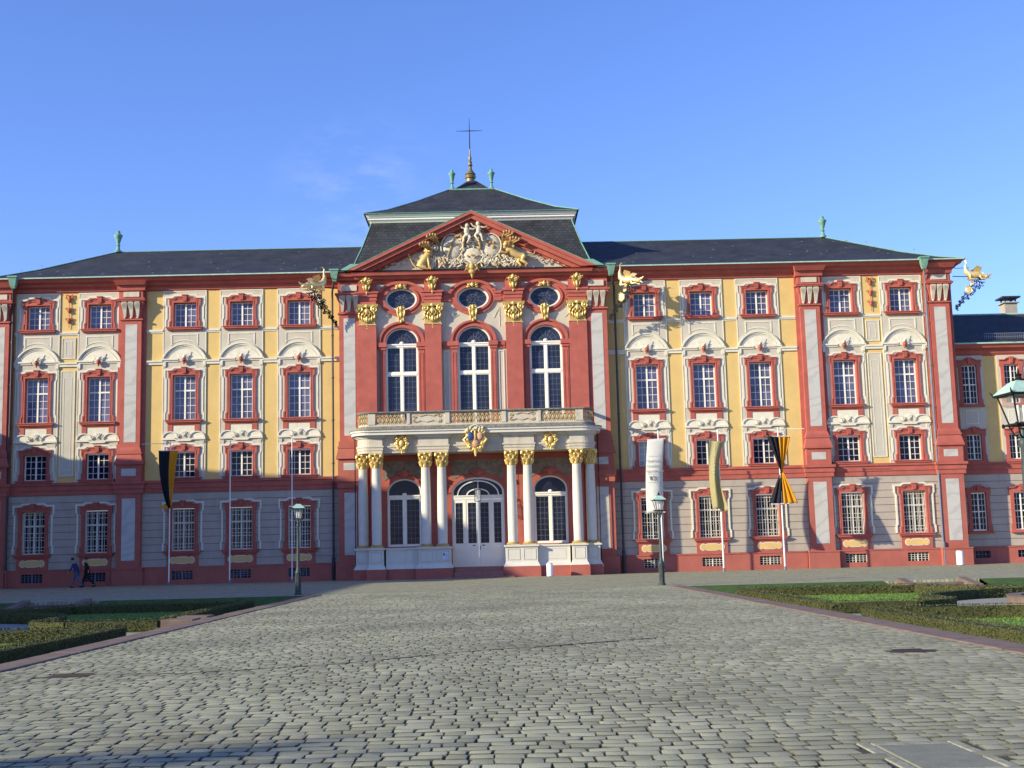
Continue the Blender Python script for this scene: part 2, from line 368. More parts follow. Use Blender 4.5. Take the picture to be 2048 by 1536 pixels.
# paved forecourt in front of the facade and central carriage path, real setts on the path
PX0, PX1, PY1 = -6.15, 8.75, -33.0
g = MB(); g.box(-90, 90, PY1, 40, -.33, 0); o = g.build('forecourt_paving', 'paving'); tag(o, kind='structure')
g = MB(); g.box(PX0, PX1, -130, PY1-.002, -.33, -.011); o = g.build('path_bed', 'mortar'); tag(o, kind='structure')
g = MB(); g.box(-90, PX0-3, -130, -84, -.33, -.01).box(PX1+3, 90, -130, -84, -.33, -.01); o = g.build('side_paving', 'paving'); tag(o, kind='structure')
SIDES = []
def setts(x0, x1, y0, y1, skip=()):
    mb = MB(); rnd = random.Random(3); y = y0; ph0 = 0
    while y < y1:
        dy = rnd.uniform(.19, .27); x = x0+rnd.uniform(-.15, 0); ph0 += rnd.uniform(-.5, .5)
        while x < x1:
            dx = rnd.choice((rnd.uniform(.15, .22), rnd.uniform(.2, .34))); a, b = max(x, x0), min(x+dx, x1)
            if b-a > .05:
                cx, cy = (a+b)/2, y+dy/2
                if not any(q[0] < cx < q[1] and q[2] < cy < q[3] for q in skip):
                    w = lambda X: .035*sin(X*.9+y*.13)+.012*sin(X*2.3+ph0)
                    gx, gy = rnd.uniform(.005, .013), rnd.uniform(.012, .024)
                    j = lambda s=.012: rnd.uniform(-s, s)
                    xa, xb, ya, yb = a+gx, b-gx, y+gy, y+dy-gy
                    xm = (xa+xb)/2+j(.03)
                    c = [(xa+j(), ya+w(xa)+j()), (xm, ya+w(xm)-.008+j(.006)), (xb+j(), ya+w(xb)+j()), (xb+.004, cy+w(xb)+j(.03)), (xb+j(), yb+w(xb)+j()), (xm+j(.02), yb+w(xm)+.006+j(.006)), (xa+j(), yb+w(xa)+j()), (xa-.004, cy+w(xa)+j(.03))]
                    h = rnd.uniform(.000, .007); tx, ty = rnd.uniform(-.018, .018), rnd.uniform(-.022, .022); yc = cy+w(cx)
                    R1 = [(px+(cx-px)*.05, py+(yc-py)*.07, h-.003+(px-cx)*tx+(py-yc)*ty) for px, py in c]
                    R2 = [(px+(cx-px)*.22, py+(yc-py)*.26, h+(px-cx)*tx+(py-yc)*ty) for px, py in c]
                    n = 8; v = [(px, py, -.05) for px, py in c]+[(px, py, h-.011) for px, py in c]+R1+R2
                    f = [(r*n+i, r*n+(i+1) % n, (r+1)*n+(i+1) % n, (r+1)*n+i) for r in range(3) for i in range(n)]+[tuple(3*n+i for i in range(n))]
                    if y > -62: v = v[n:]; f = [tuple(i-n for i in q) for q in f[n:]]
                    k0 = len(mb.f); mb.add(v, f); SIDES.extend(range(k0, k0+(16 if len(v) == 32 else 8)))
            x += dx
        y += dy
    return mb
SLAB = (4.22, 5.06, -78.1, -76.8); COV1 = (7.2, 7.85, -68.5, -67.85); COV2 = (-5.15, -4.5, -69.0, -68.35)
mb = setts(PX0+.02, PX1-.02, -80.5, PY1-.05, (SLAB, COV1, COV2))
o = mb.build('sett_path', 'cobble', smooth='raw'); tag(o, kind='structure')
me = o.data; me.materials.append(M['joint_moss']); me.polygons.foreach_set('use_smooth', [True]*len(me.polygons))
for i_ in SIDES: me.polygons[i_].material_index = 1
me.set_sharp_from_angle(angle=R(28))
bd = MB()
for x0_, x1_, y0_, y1_ in ((4.23, 4.33, -78.1, -76.8), (4.97, 5.06, -78.1, -76.8), (4.34, 4.96, -76.93, -76.81)): bd.box(x0_, x1_, y0_, y1_, -.1, .001)
tag(bd.build('slab_border', 'border', bevel=.01), kind='structure')
o = MB().box(4.35, 4.95, -78.05, -76.95, -.1, .003).build('stone_slab', 'slabgrey', bevel=.01); tag(o, 'large grey stone slab let into the setts at the front right', 'paving slab')
for cv, lb in ((COV1, 'dark drain cover by the right hand kerb'), (COV2, 'dark drain cover by the left hand kerb')):
    m_ = MB(); m_.box(cv[0], cv[1], cv[2], cv[3], -.1, -.006)
    for k in range(5):
        m_.box(cv[0]+.05, cv[1]-.05, cv[2]+.06+k*.12, cv[2]+.11+k*.12, -.01, .003)
    o = m_.build('drain_cover', 'cover'); tag(o, lb, 'drain cover', 'drain covers in the path')
m_ = MB()
for (x, y) in ((.3, -55.5), (.5, -50.5), (.55, -40.0), (8.0, -34.6)):
    pass
# slim dark seam crossing the path
gp_ = [(-5.1, -68.6), (-3.2, -68.9), (-1.2, -68.1), (1.0, -66.1), (2.2, -65.5), (4.2, -64.2)]
m_ = MB()
for i in range(len(gp_)-1):
    (xa, ya), (xb, yb) = gp_[i], gp_[i+1]; wd = .012 if i < 3 else (.016 if i < 4 else .06)
    m_.add([(xa, ya-wd, .010), (xb, yb-wd, .010), (xb, yb+wd, .010), (xa, ya+wd, .010), (xa, ya-wd, -.02), (xb, yb-wd, -.02), (xb, yb+wd, -.02), (xa, ya+wd, -.02)],
           [(0, 1, 2, 3), (0, 4, 5, 1), (2, 6, 7, 3)])
o = m_.build('paving_seam', 'mortar'); tag(o, kind='structure')
# kerbs of long pink stones
for nm, xa, xb in (('kerb_right', PX1, PX1+.62), ('kerb_left', PX0-.55, PX0)):
    m_ = MB(); y = -100; rr = random.Random(5)
    while y < PY1:
        L = rr.uniform(1.6, 2.6); e_ = min(y+L, PY1)
        h = .022+rr.uniform(-.006, .006)
        if e_-y > .05: m_.box(xa+rr.uniform(-.01, .01), xb+rr.uniform(-.01, .01), y+.006, e_-.006, -.34, h)
        y += L
    o = m_.build(nm, 'kerb', bevel=.02); tag(o, kind='structure')
# ------------------------------------------------------------ gardens
rg = random.Random(11)
def blades(areas, n, h=.028, z=-.335):
    mb = MB()
    tot = sum((a[1]-a[0])*(a[3]-a[2]) for a in areas)
    for a in areas:
        k = int(n*(a[1]-a[0])*(a[3]-a[2])/tot)
        for _ in range(k):
            x, y = rg.uniform(a[0], a[1]), rg.uniform(a[2], a[3])
            if len(a) > 4 and not a[4](x, y): continue
            zz = a[5](x, y) if len(a) > 5 else z
            t = rg.uniform(0, pi); w = .018; hh = h*rg.uniform(.5, 1.2); lx, ly = rg.uniform(-.02, .02), rg.uniform(-.02, .02)
            mb.add([(x-w*cos(t), y-w*sin(t), zz), (x+w*cos(t), y+w*sin(t), zz), (x+lx, y+ly, zz+hh)], [(0, 1, 2)])
    return mb
def bank(x0, x1, name):
    m_ = MB(); m_.add([(x0, PY1, -.004), (x1, PY1, -.004), (x1, PY1-1.5, -.335), (x0, PY1-1.5, -.335), (x0, PY1, -.34), (x1, PY1, -.34)],
                      [(0, 3, 2, 1), (0, 1, 5, 4)])
    o = m_.build(name, 'bankgrass', smooth='raw'); tag(o, kind='structure')
bank(PX1+.7, 17.9, 'grass_bank'); bank(22.1, 60, 'grass_bank_east'); bank(-15.5, PX0-.6, 'grass_bank_west'); bank(-60, -19.2, 'grass_bank_far_west')
bz = lambda x, y: -.02-.325*min(1, max(0, (PY1-y)/1.5))
CG = (20.3, -49.6); RP = 3.5
def inbed(x, y): return (x-CG[0])**2+(y-CG[1])**2 > (RP+2.2)**2 and not (-54.3 < y < -52.0)
mir = lambda p: (2.55-p[0], p[1])
def mk_blades(areas, n, nm):
    o = blades(areas, n).build(nm, 'blade', smooth='raw'); tag(o, nm.replace('_', ' '), 'grass', kind='stuff'); return o
o = mk_blades([(PX1+.65, 17.8, PY1-1.5, PY1-.02, lambda x, y: True, bz), (22.1, 30, PY1-1.5, PY1-.02, lambda x, y: True, bz), (9.4, 30, -37.2, PY1-1.5), (11.3, 32, -51, -37.8, inbed), (11.3, 32, -70, -54.8, inbed), (9.4, 10.5, -73, -37)], 60000, 'right_garden_grass')
o['label'] = 'short green grass of the sunken right hand garden'
o = mk_blades([(-14.8, PX0-.6, PY1-1.5, PY1-.02, lambda x, y: True, bz), (-26, -19.2, PY1-1.5, PY1-.02, lambda x, y: True, bz), (-26, -6.8, -37.2, PY1-1.5), (-26, -8.9, -51, -37.8, lambda x, y: inbed(2.55-x, y)), (-26, -8.9, -70, -54.8, lambda x, y: inbed(2.55-x, y)), (-8, -6.75, -73, -37)], 42000, 'left_garden_grass')
o['label'] = 'short green grass of the shaded left hand garden'
# gravel round the ponds and cross walks
for nm, f_ in (('gravel_walk_right', lambda p: p), ('gravel_walk_left', mir)):
    m_ = MB(); ring = [f_((CG[0]+(RP+1.9)*cos(2*pi*i/48), CG[1]+(RP+1.9)*sin(2*pi*i/48))) for i in range(48)]
    m_.prism(ring, -.345, -.328)
    xs = sorted([f_((PX1+.62, 0))[0], f_((CG[0]-RP-1.7, 0))[0]]); m_.box(xs[0], xs[1], -54.2, -52.1, -.345, -.324)
    o = m_.build(nm, 'gravel'); tag(o, kind='structure')
def hedge(pts, w=.30, h=.36, label='', group='clipped box hedges of the gardens'):
    core = MB(); lv = MB(); base = -.345
    for i in range(len(pts)-1):
        a, b = Vector(pts[i]), Vector(pts[i+1]); d = (b-a); L = d.length; d.normalize(); nrm = Vector((-d.y, d.x))
        q = [a+nrm*w*.42, a-nrm*w*.42, b-nrm*w*.42, b+nrm*w*.42]
        core.add([(p.x, p.y, base) for p in q]+[(p.x, p.y, base+h-.05) for p in q], [(4, 5, 6, 7), (0, 1, 5, 4), (1, 2, 6, 5), (2, 3, 7, 6), (3, 0, 4, 7)])
        dist = ((a+b)/2-Vector((1.35, -87.2))).length
        dens = 850 if dist < 34 else (420 if dist < 46 else 240); s = .014 if dist < 34 else (.018 if dist < 46 else .026)
        for k in range(int(L*(w+2*h)*dens)):
            t = rg.uniform(-.02, L+.02); u = rg.uniform(-h, w+h)
            off = rg.gauss(0, .006)+.005*sin(t*2.1+i)
            if u < 0: p = a+d*t+nrm*(w/2+off); z = base+h+u
            elif u > w: p = a+d*t-nrm*(w/2+off); z = base+h-(u-w)
            else: p = a+d*t+nrm*(w/2-u); z = base+h+off
            ax = Vector((rg.gauss(0, 1), rg.gauss(0, 1), rg.gauss(0, 1))).normalized(); bx = ax.orthogonal().normalized()
            c = Vector((p.x, p.y, z)); sz = s*rg.uniform(.7, 1.5)
            lv.add([c-ax*sz, c+bx*sz*.7, c+ax*sz, c-bx*sz*.7], [(0, 1, 2, 3)])
    root = thing('box_hedge', label, 'hedge', (0, 0, 0), group=group)
    core.build('branches', 'hedgecore', root); o = lv.build('foliage', 'leaf', root, smooth='raw'); return root
def bedA(f):                                            # bed next to the path, cut back round the pond
    a = [(17.6, -38.2), (10.85, -37.5), (10.75, -51.4), (13.3, -51.4)]
    arc_ = [(CG[0]+(RP+2.4)*cos(t), CG[1]+(RP+2.4)*sin(t)) for t in [pi*1.06-k*(pi*.52)/9 for k in range(10)]]
    return [f(p) for p in a+[q for q in arc_ if q[0] > 13.5]+[(17.6, -38.2)]]
hedge(bedA(lambda p: p), label='low clipped box hedge round the right hand lawn, beyond the gravel gap')
hedge([(22.5, -37.6), (36, -37.0)], label='low box hedge at the far right behind the round pond')
hedge([(26, -43.2), (23.4, -38.3), (22.6, -37.9)], label='short slanting box hedge right of the garden steps')
hedge([(34, -54.9), (25, -55.6), (18.5, -56.6), (14.0, -55.1), (10.75, -54.9), (10.9, -63), (11.2, -76)], label='low box hedge in the right foreground along the pink kerb')
hedge([mir(p) for p in bedA(lambda p: p)], label='low box hedge round the shaded left hand lawn, beyond the gravel gap')
hedge([mir(p) for p in [(34, -54.9), (25, -55.6), (18.5, -56.6), (14.0, -55.1), (10.75, -54.9), (10.9, -63), (11.2, -76)]], label='low dark box hedge in the left foreground along the kerb')
for f_, lb in ((lambda p: p, 'round sandstone pond rim in the right hand garden'), (mir, 'round sandstone pond rim in the shaded left hand garden')):
    c = f_(CG); root = thing('garden_pond', lb, 'pond', (c[0], c[1], -.34), group='round garden ponds')
    m_ = MB(); n = 40; prof = [(RP, 0), (RP, .20), (RP+.04, .28), (RP-.40, .28), (RP-.40, .02)]
    for r_, z_ in prof:
        for j in range(n): m_.v.append((r_*cos(2*pi*j/n), r_*sin(2*pi*j/n), z_))
    for i in range(4):
        for j in range(n): m_.f.append((i*n+j, i*n+(j+1) % n, (i+1)*n+(j+1) % n, (i+1)*n+j))
    m_.build('rim', 'kerb', root, smooth=30)
    m_ = MB(); m_.lathe([(RP-.4, 0), (RP-.4, .10)], n=40); m_.build('water', 'darkglass', root)
def steps(cx, lab):
    root = thing('garden_steps', lab, 'steps', (cx, PY1, 0), group='stone steps down into the gardens')
    m_ = MB(); m_.box(-1.1, 1.1, -.75, -.3, -.34, -.10).box(-1.1, 1.1, -1.25, -.752, -.34, -.21); m_.build('step', 'kerb', root, bevel=.015)
    for s in (-1, 1):
        c_ = MB(); xa, xb = sorted((s*1.12, s*1.5))
        c_.add([(xa, .0, -.34), (xb, 0, -.34), (xb, -2.0, -.34), (xa, -2.0, -.34), (xa, 0, .10), (xb, 0, .10), (xb, -2.0, -.16), (xa, -2.0, -.16)],
               [(4, 5, 6, 7), (0, 1, 5, 4), (1, 2, 6, 5), (2, 3, 7, 6), (3, 0, 4, 7)])
        c_.build('cheek_wall', 'kerb', root, bevel=.015)
steps(20.0, 'pink stone steps leading down into the right hand garden'); steps(-17.4, 'pink stone steps leading down into the shaded left hand garden')
for x0, lb in ((PX0-1.45, 'pink stone side steps from the path into the left garden'),):
    root = thing('side_steps', lb, 'steps', (x0, -53.2, 0))
    for y_ in (-.2, 1.5):
        m_ = MB(); m_.box(0, .85, y_, y_+.9, -.34, .055).box(0, .6, y_+.902, y_+1.5, -.34, .03); m_.build('cheek_stone', 'kerb', root, bevel=.015)
    MB().box(.05, .75, -1.0, 1.0, -.34, -.12).build('step', 'kerb', root, bevel=.015)

# ============================================================ THE PALACE
P = thing('palace', 'long three storey baroque palace in yellow and red with pedimented centre and gilded ornament', 'palace')
BAY = [12.25, 16.29, 20.28, 26.25, 30.57]
XS = sorted([-b for b in BAY]+BAY)
LV = {'t': (17.93, 19.67), 'm': (11.35, 14.50), 'z': (7.335, 9.115), 'g': (2.28, 5.17)}
EX = 34.0                                               # end of the main block
def wallpiece(name, m, x0, x1, z0, z1, y0=0, y1=.4, xs=XS, kinds='tmzg', hh=.9, parent=P, holes=None, lv=LV):
    h = []
    for X in xs:
        if x0 < X < x1:
            for k in kinds:
                a, b = lv[k]
                if a > z0-.2 and b < z1+.2: h.append(rect(X-hh, X+hh, max(a-.06, z0+.001), min(b+.06, z1-.001)))
    mb = MB(); mb.plate(rect(x0, x1, z0, z1), h+(holes or []), y0, y1)
    return mb.build(name, m, parent)
for s in (-1, 1):
    a, b = sorted((s*9.2, s*EX)); xs = XS
    wallpiece('wall', 'yellow', a, b, 7.15, 20.75, xs=xs)
    # rusticated ground floor: courses with open joints in front of a dark bed
    wallpiece('joint_bed', 'joint', a, b, 1.2, 6.3, y0=.03, y1=.4, kinds='g')
    mb = MB(); z = 1.2; zz = [1.2+.51*i for i in range(11)]
    for i in range(10):
        za, zb = zz[i]+.018, min(6.28, zz[i+1]-.018)
        cuts = [a]
        for X in xs:
            if a < X < b: cuts += [X-.9, X+.9]
        cuts.append(b)
        inwin = not (zb < 2.2 or za > 5.25)
        if inwin:
            for k in range(0, len(cuts), 2): mb.box(cuts[k], cuts[k+1], 0, .06, za, zb)
        else: mb.box(a, b, 0, .06, za, zb)
    mb.build('rusticated_wall', 'rust', P)
    # plinth with cellar windows
    hol = [rect(X-.74, X+.74, .34, .92) for X in XS if a < X < b]
    MB().plate(rect(a, b, -.1, 1.12), hol, -.16, .4).build('plinth', 'red_plinth', P)
    m_ = MB(); m_.box(a, b, -.20, .02, 1.12, 1.205); m_.build('plinth_ledge', 'red_plinth', P)
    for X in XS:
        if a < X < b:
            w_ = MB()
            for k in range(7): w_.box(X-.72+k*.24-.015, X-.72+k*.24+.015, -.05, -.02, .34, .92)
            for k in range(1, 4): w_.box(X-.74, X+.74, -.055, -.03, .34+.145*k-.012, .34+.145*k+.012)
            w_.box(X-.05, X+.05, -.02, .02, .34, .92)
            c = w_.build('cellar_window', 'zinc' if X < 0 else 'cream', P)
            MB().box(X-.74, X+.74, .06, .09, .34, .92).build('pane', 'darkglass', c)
    # string course and cornice
    m_ = MB()
    m_.box(a, b, -.07, .03, 6.30, 6.62).box(a, b, -.12, .03, 6.62, 6.98).box(a, b, -.20, .03, 6.98, 7.16)
    for X in (23.95, 33.2): m_.box(s*X-1.0, s*X+1.0, -.42, -.10, 6.30, 6.62).box(s*X-1.04, s*X+1.04, -.48, -.12, 6.62, 6.95).box(s*X-1.12, s*X+1.12, -.58, -.12, 6.95, 7.13)
    m_.build('string_course', 'red', P)
    m_ = MB()
    e0, e1 = (-EX-.02, -8.9) if s < 0 else (8.9, EX+.02)
    prof = [(0.02, 20.55), (-.12, 20.62), (-.16, 20.85), (-.45, 20.95), (-.48, 21.12), (-.78, 21.20), (-.85, 21.36), (-.95, 21.42)]
    for i in range(len(prof)-1):
        (ya, za), (yb, zb) = prof[i], prof[i+1]
        if s < 0: m_.frus(e0+ya, e1, ya, .3, za, e0+yb, e1, yb, .3, zb)
        else: m_.frus(e0, e1-ya, ya, .3, za, e0, e1-yb, yb, .3, zb)
    for X in (23.95, 33.2):
        m_.frus(s*X-.95, s*X+.95, -.55, 0, 20.55, s*X-1.0, s*X+1.0, -.62, 0, 20.9); m_.frus(s*X-1.0, s*X+1.0, -.8, 0, 20.9, s*X-1.15, s*X+1.15, -1.02, 0, 21.2)
    m_.build('cornice', 'red', P)
    m_ = MB(); m_.box(*(sorted((s*8.9, s*(EX+1.0)))), -1.06, -.9, 21.42, 21.50)
    m_.box(*sorted((s*(EX+.95), s*(EX+1.06))), -1.06, 15, 21.42, 21.50); m_.build('gutter', 'copper_l', P)
    # side wall of the block
    MB().box(*sorted((s*(EX-.4), s*EX)), .401, 14, -.1, 20.95).build('side_wall', 'yellow', P)

# ---- windows
HW = .775
def make_window(k):
    z0, z1 = LV[k]; f = MB()
    rows = {'t': (4, None), 'z': (4, None), 'm': (6, 2), 'g': (6, 2)}[k]
    f.box(-HW-.02, -HW+.07, .12, .22, z0, z1).box(HW-.07, HW+.02, .12, .22, z0, z1)
    f.box(-HW+.07, HW-.07, .12, .22, z0, z0+.075).box(-HW+.07, HW-.07, .12, .22, z1-.07, z1)
    f.box(-.055, .055, .095, .20, z0+.075, z1-.07)
    for s in (-1, 1): f.box(s*.37-.017, s*.37+.017, .13, .17, z0+.075, z1-.07)
    H = (z1-z0)
    if rows[1]:
        zt = z1-H*.335; f.box(-HW+.07, -.055, .10, .20, zt-.055, zt+.055).box(.055, HW-.07, .10, .20, zt-.055, zt+.055)
        zs = [zt+(z1-zt)*.5]+[z0+(zt-z0)*i/4 for i in (1, 2, 3)]
    else: zs = [z0+H*i/4 for i in (1, 2, 3)]
    for z in zs: f.box(-HW+.07, -.055, .132, .168, z-.016, z+.016).box(.055, HW-.07, .132, .168, z-.016, z+.016)
    f.v = [(x, y+.13, z) for x, y, z in f.v]
    w = f.build('window', 'white', P)
    MB().box(-HW, HW, .285, .295, z0, z1).build('pane', 'glass' if k in 'tm' else 'darkglass', w)
    # red eared surround
    zt = z1+.28; zb = z0-.12
    out = [(-1.10, zb), (1.10, zb), (1.10, zb+.50), (1.01, zb+.60), (1.01, zt-.56), (1.12, zt-.42), (1.12, zt), (.74, zt), (.55, zt+.11), (-.55, zt+.11), (-.74, zt), (-1.12, zt), (-1.12, zt-.42), (-1.01, zt-.56), (-1.01, zb+.60), (-1.10, zb+.50)]
    s = MB(); s.plate(out, [rect(-.80, .80, z0-.02, z1+.02)], -.10, .37)
    inn = offset(out, -.10)
    s.plate(out, [inn], -.14, -.10)
    s.plate(rect(-.88, .88, z0-.08, z1+.10), [rect(-.80, .80, z0-.02, z1+.02)], -.125, -.10)
    s.plate([(-1.15, zt), (-.74, zt), (-.55, zt+.11), (.55, zt+.11), (.74, zt), (1.15, zt), (1.15, zt+.06), (.72, zt+.06), (.53, zt+.17), (-.53, zt+.17), (-.72, zt+.06), (-1.15, zt+.06)], [], -.19, -.0)
    s.frus(-.11, .11, -.20, -.1, z1+.12, -.16, .16, -.24, -.1, zt+.24); s.box(-.21, .21, -.28, -.0, zt+.24, zt+.30)
    s.build('surround', 'red', w)
    q = MB(); q.box(-1.22, 1.22, -.26, .10, zb-.06, zb+.05).box(-1.28, 1.28, -.31, .0, zb+.052, zb+.12)
    q.box(-1.16, 1.16, -.18, .0, zb-.14, zb-.062); q.build('sill', 'red', w)
    # stucco outline round the surround
    o1 = [(-1.42, zb+.13), (-1.42, zb+.6), (-1.34, zb+.7), (-1.34, zt-.5), (-1.44, zt-.36), (-1.44, zt+.2), (-.95, zt+.2), (-.75, zt+.34), (.75, zt+.34), (.95, zt+.2), (1.44, zt+.2), (1.44, zt-.36), (1.34, zt-.5), (1.34, zb+.7), (1.42, zb+.6), (1.42, zb+.13)]
    o2 = [(1.30, zb+.13), (1.30, zb+.62), (1.22, zb+.72), (1.22, zt-.54), (1.32, zt-.4), (1.32, zt+.08), (.9, zt+.08), (.7, zt+.22), (-.7, zt+.22), (-.9, zt+.08), (-1.32, zt+.08), (-1.32, zt-.4), (-1.22, zt-.54), (-1.22, zb+.72), (-1.30, zb+.62), (-1.30, zb+.13)]
    MB().plate(o1+o2, [], -.085, -.0).build('outline_moulding', 'cream', w)
    if k == 'm':
        h = MB(); zc = 15.60
        def archband(r0, r1, y0):
            a = arc(0, 15.095, r0, r0, .395, pi-.395, 20); b_ = arc(0, 15.095, r1, r1, pi-.395, .395, 20); h.plate(a+b_, [], y0, 0)
        archband(1.66, 1.57, -.19); archband(1.565, 1.46, -.13); archband(1.40, 1.36, -.10)
        h.plate([(-1.34, zc)]+[(1.34, zc)]+arc(0, 15.095, 1.455, 1.455, .37, pi-.37, 16), [], -.07, 0)
        for s_ in (-1, 1):
            xa, xb = sorted((s_*.42, s_*1.60)); h.box(xa, xb, -.18, 0, zc-.02, zc+.09); h.box(xa, xb, -.11, 0, zc-.13, zc-.021)
            h.box(*sorted((s_*1.3, s_*1.5)), -.13, 0, zc-.42, zc-.132); h.frus(*sorted((s_*1.34, s_*1.46)), -.07, 0, zc-.55, *sorted((s_*1.3, s_*1.5)), -.13, 0, zc-.421)
        h.plate([(-.5, zc+.55), (-.38, zc+.2), (-.42, zc-.1), (.42, zc-.1), (.38, zc+.2), (.5, zc+.55)], [], -.11, 0)
        for s_ in (-1, 1): h.spiral(s_*.22, -.24, zc+.18, .2, 1.2, pi/2, .035, s_, rise=.02); h.spiral(s_*.22, -.24, zc-.05, .13, 1.2, -pi/2, .03, -s_, rise=.02)
        h.ell((0, -.2, zc+.18), (.1, .1, .2))
        h.build('hood_moulding', 'cream', w, smooth=40)
        v = MB(); v.lathe([(.03, .0), (.09, .04), (.05, .1), (.16, .2), (.20, .3), (.12, .38), (.15, .42), (.05, .52), (.02, .62)], (0, -.22, z1+.78-.02), 10)
        v.v = [(x*.8, y, z) for x, y, z in v.v]; v.build('vase_ornament', 'red', w, smooth=50)
        p_ = MB(); p_.plate([(-.95, 17.45), (.95, 17.45), (.95, 16.9)]+arc(0, 16.55, .95, .42, 0.1, pi-.1, 12)+[(-.95, 16.9)], [[(-.87, 17.37), (-.87, 16.92)]+arc(0, 16.60, .87, .45, pi-.15, .15, 12)+[(.87, 16.92), (.87, 17.37)]], -.075, 0)
        p_.build('panel_frame', 'cream', w)
        a_ = MB()
        for s_ in (-1, 1): a_.box(*sorted((s_*.78, s_*1.12)), -.1, 0, 10.55, 11.07)
        a_.box(-.78, .78, -.09, 0, 10.97, 11.07); a_.build('apron', 'red', w)
    if k == 'z':
        h = MB(); zc = 9.98
        for s_ in (-1, 1):
            c0 = s_*.93; a = arc(c0, zc+.12, .56, .46, 0, pi, 12); b_ = arc(c0, zc+.12, .48, .39, pi, 0, 12); h.plate(a+b_, [], -.14, 0)
            h.spiral(s_*.42, -.14, zc+.28, .13, 1.3, pi/2, .03, s_, rise=.02); h.plate(arc(c0, zc+.12, .46, .38, 0, pi, 10), [], -.07, 0)
            h.frus(*sorted((s_*1.2, s_*1.38)), -.06, 0, zc-.38, *sorted((s_*1.18, s_*1.44)), -.15, 0, zc-.1)
        h.plate([(-1.52, zc-.02), (-.6, zc-.02), (-.48, zc-.12), (.48, zc-.12), (.6, zc-.02), (1.52, zc-.02), (1.52, zc+.12), (.66, zc+.12), (.5, zc), (-.5, zc), (-.66, zc+.12), (-1.52, zc+.12)], [], -.16, 0)
        h.plate([(-.75, 10.15), (.75, 10.15), (.75, 10.95), (-.75, 10.95)], [], -.065, 0)
        for i in range(5):
            t = R(50+20*i); h.ell((.16*cos(t), -.14, 10.18+.2*sin(t)), (.045, .05, .22), 8, 6, t-pi/2)
        h.build('hood_moulding', 'cream', w, smooth=40)
    if k == 'g':
        a_ = MB(); a_.box(-1.08, 1.08, -.10, 0, 1.207, 2.02); a_.build('apron', 'red', w)
        def cart(d): return [(-.5, 1.50-d), (-.28, 1.44-d), (.28, 1.44-d), (.5, 1.50-d)]+arc(.62, 1.64, .20+d, .20+d, -pi*.55, pi*.55, 10)+[(.5, 1.78+d), (.28, 1.84+d), (-.28, 1.84+d), (-.5, 1.78+d)]+arc(-.62, 1.64, .20+d, .20+d, pi*.45, pi*1.55, 10)
        cf = MB(); cf.plate(cart(.05), [], -.125, -.1).build('cartouche_frame', 'cream', w)
        cf = MB(); cf.plate(cart(0), [], -.135, -.1).build('cartouche', 'yellow', w)
        g_ = MB()
        for i in range(9): g_.box(-.76+i*.19-.012, -.76+i*.19+.012, .04, .064, z0, z1)
        for z in (z0+.25, z0+1.15, z1-.95, z1-.2): g_.box(-.8, .8, .03, .05, z-.015, z+.015)
        g_.build('grille', 'cream', w)
    return w
first = {}
for k in 'tmzg':
    first[k] = make_window(k)
    for i, X in enumerate(XS):
        w = first[k] if i == 0 else dup(first[k], P)
        w.location = (X, 0, 0)
        if k == 'z' and abs(X-12.25) < .1:
            for ch in w.children:
                if ch.name.startswith('pane'): ch.data = ch.data.copy(); ch.data.materials[0] = M['blind']
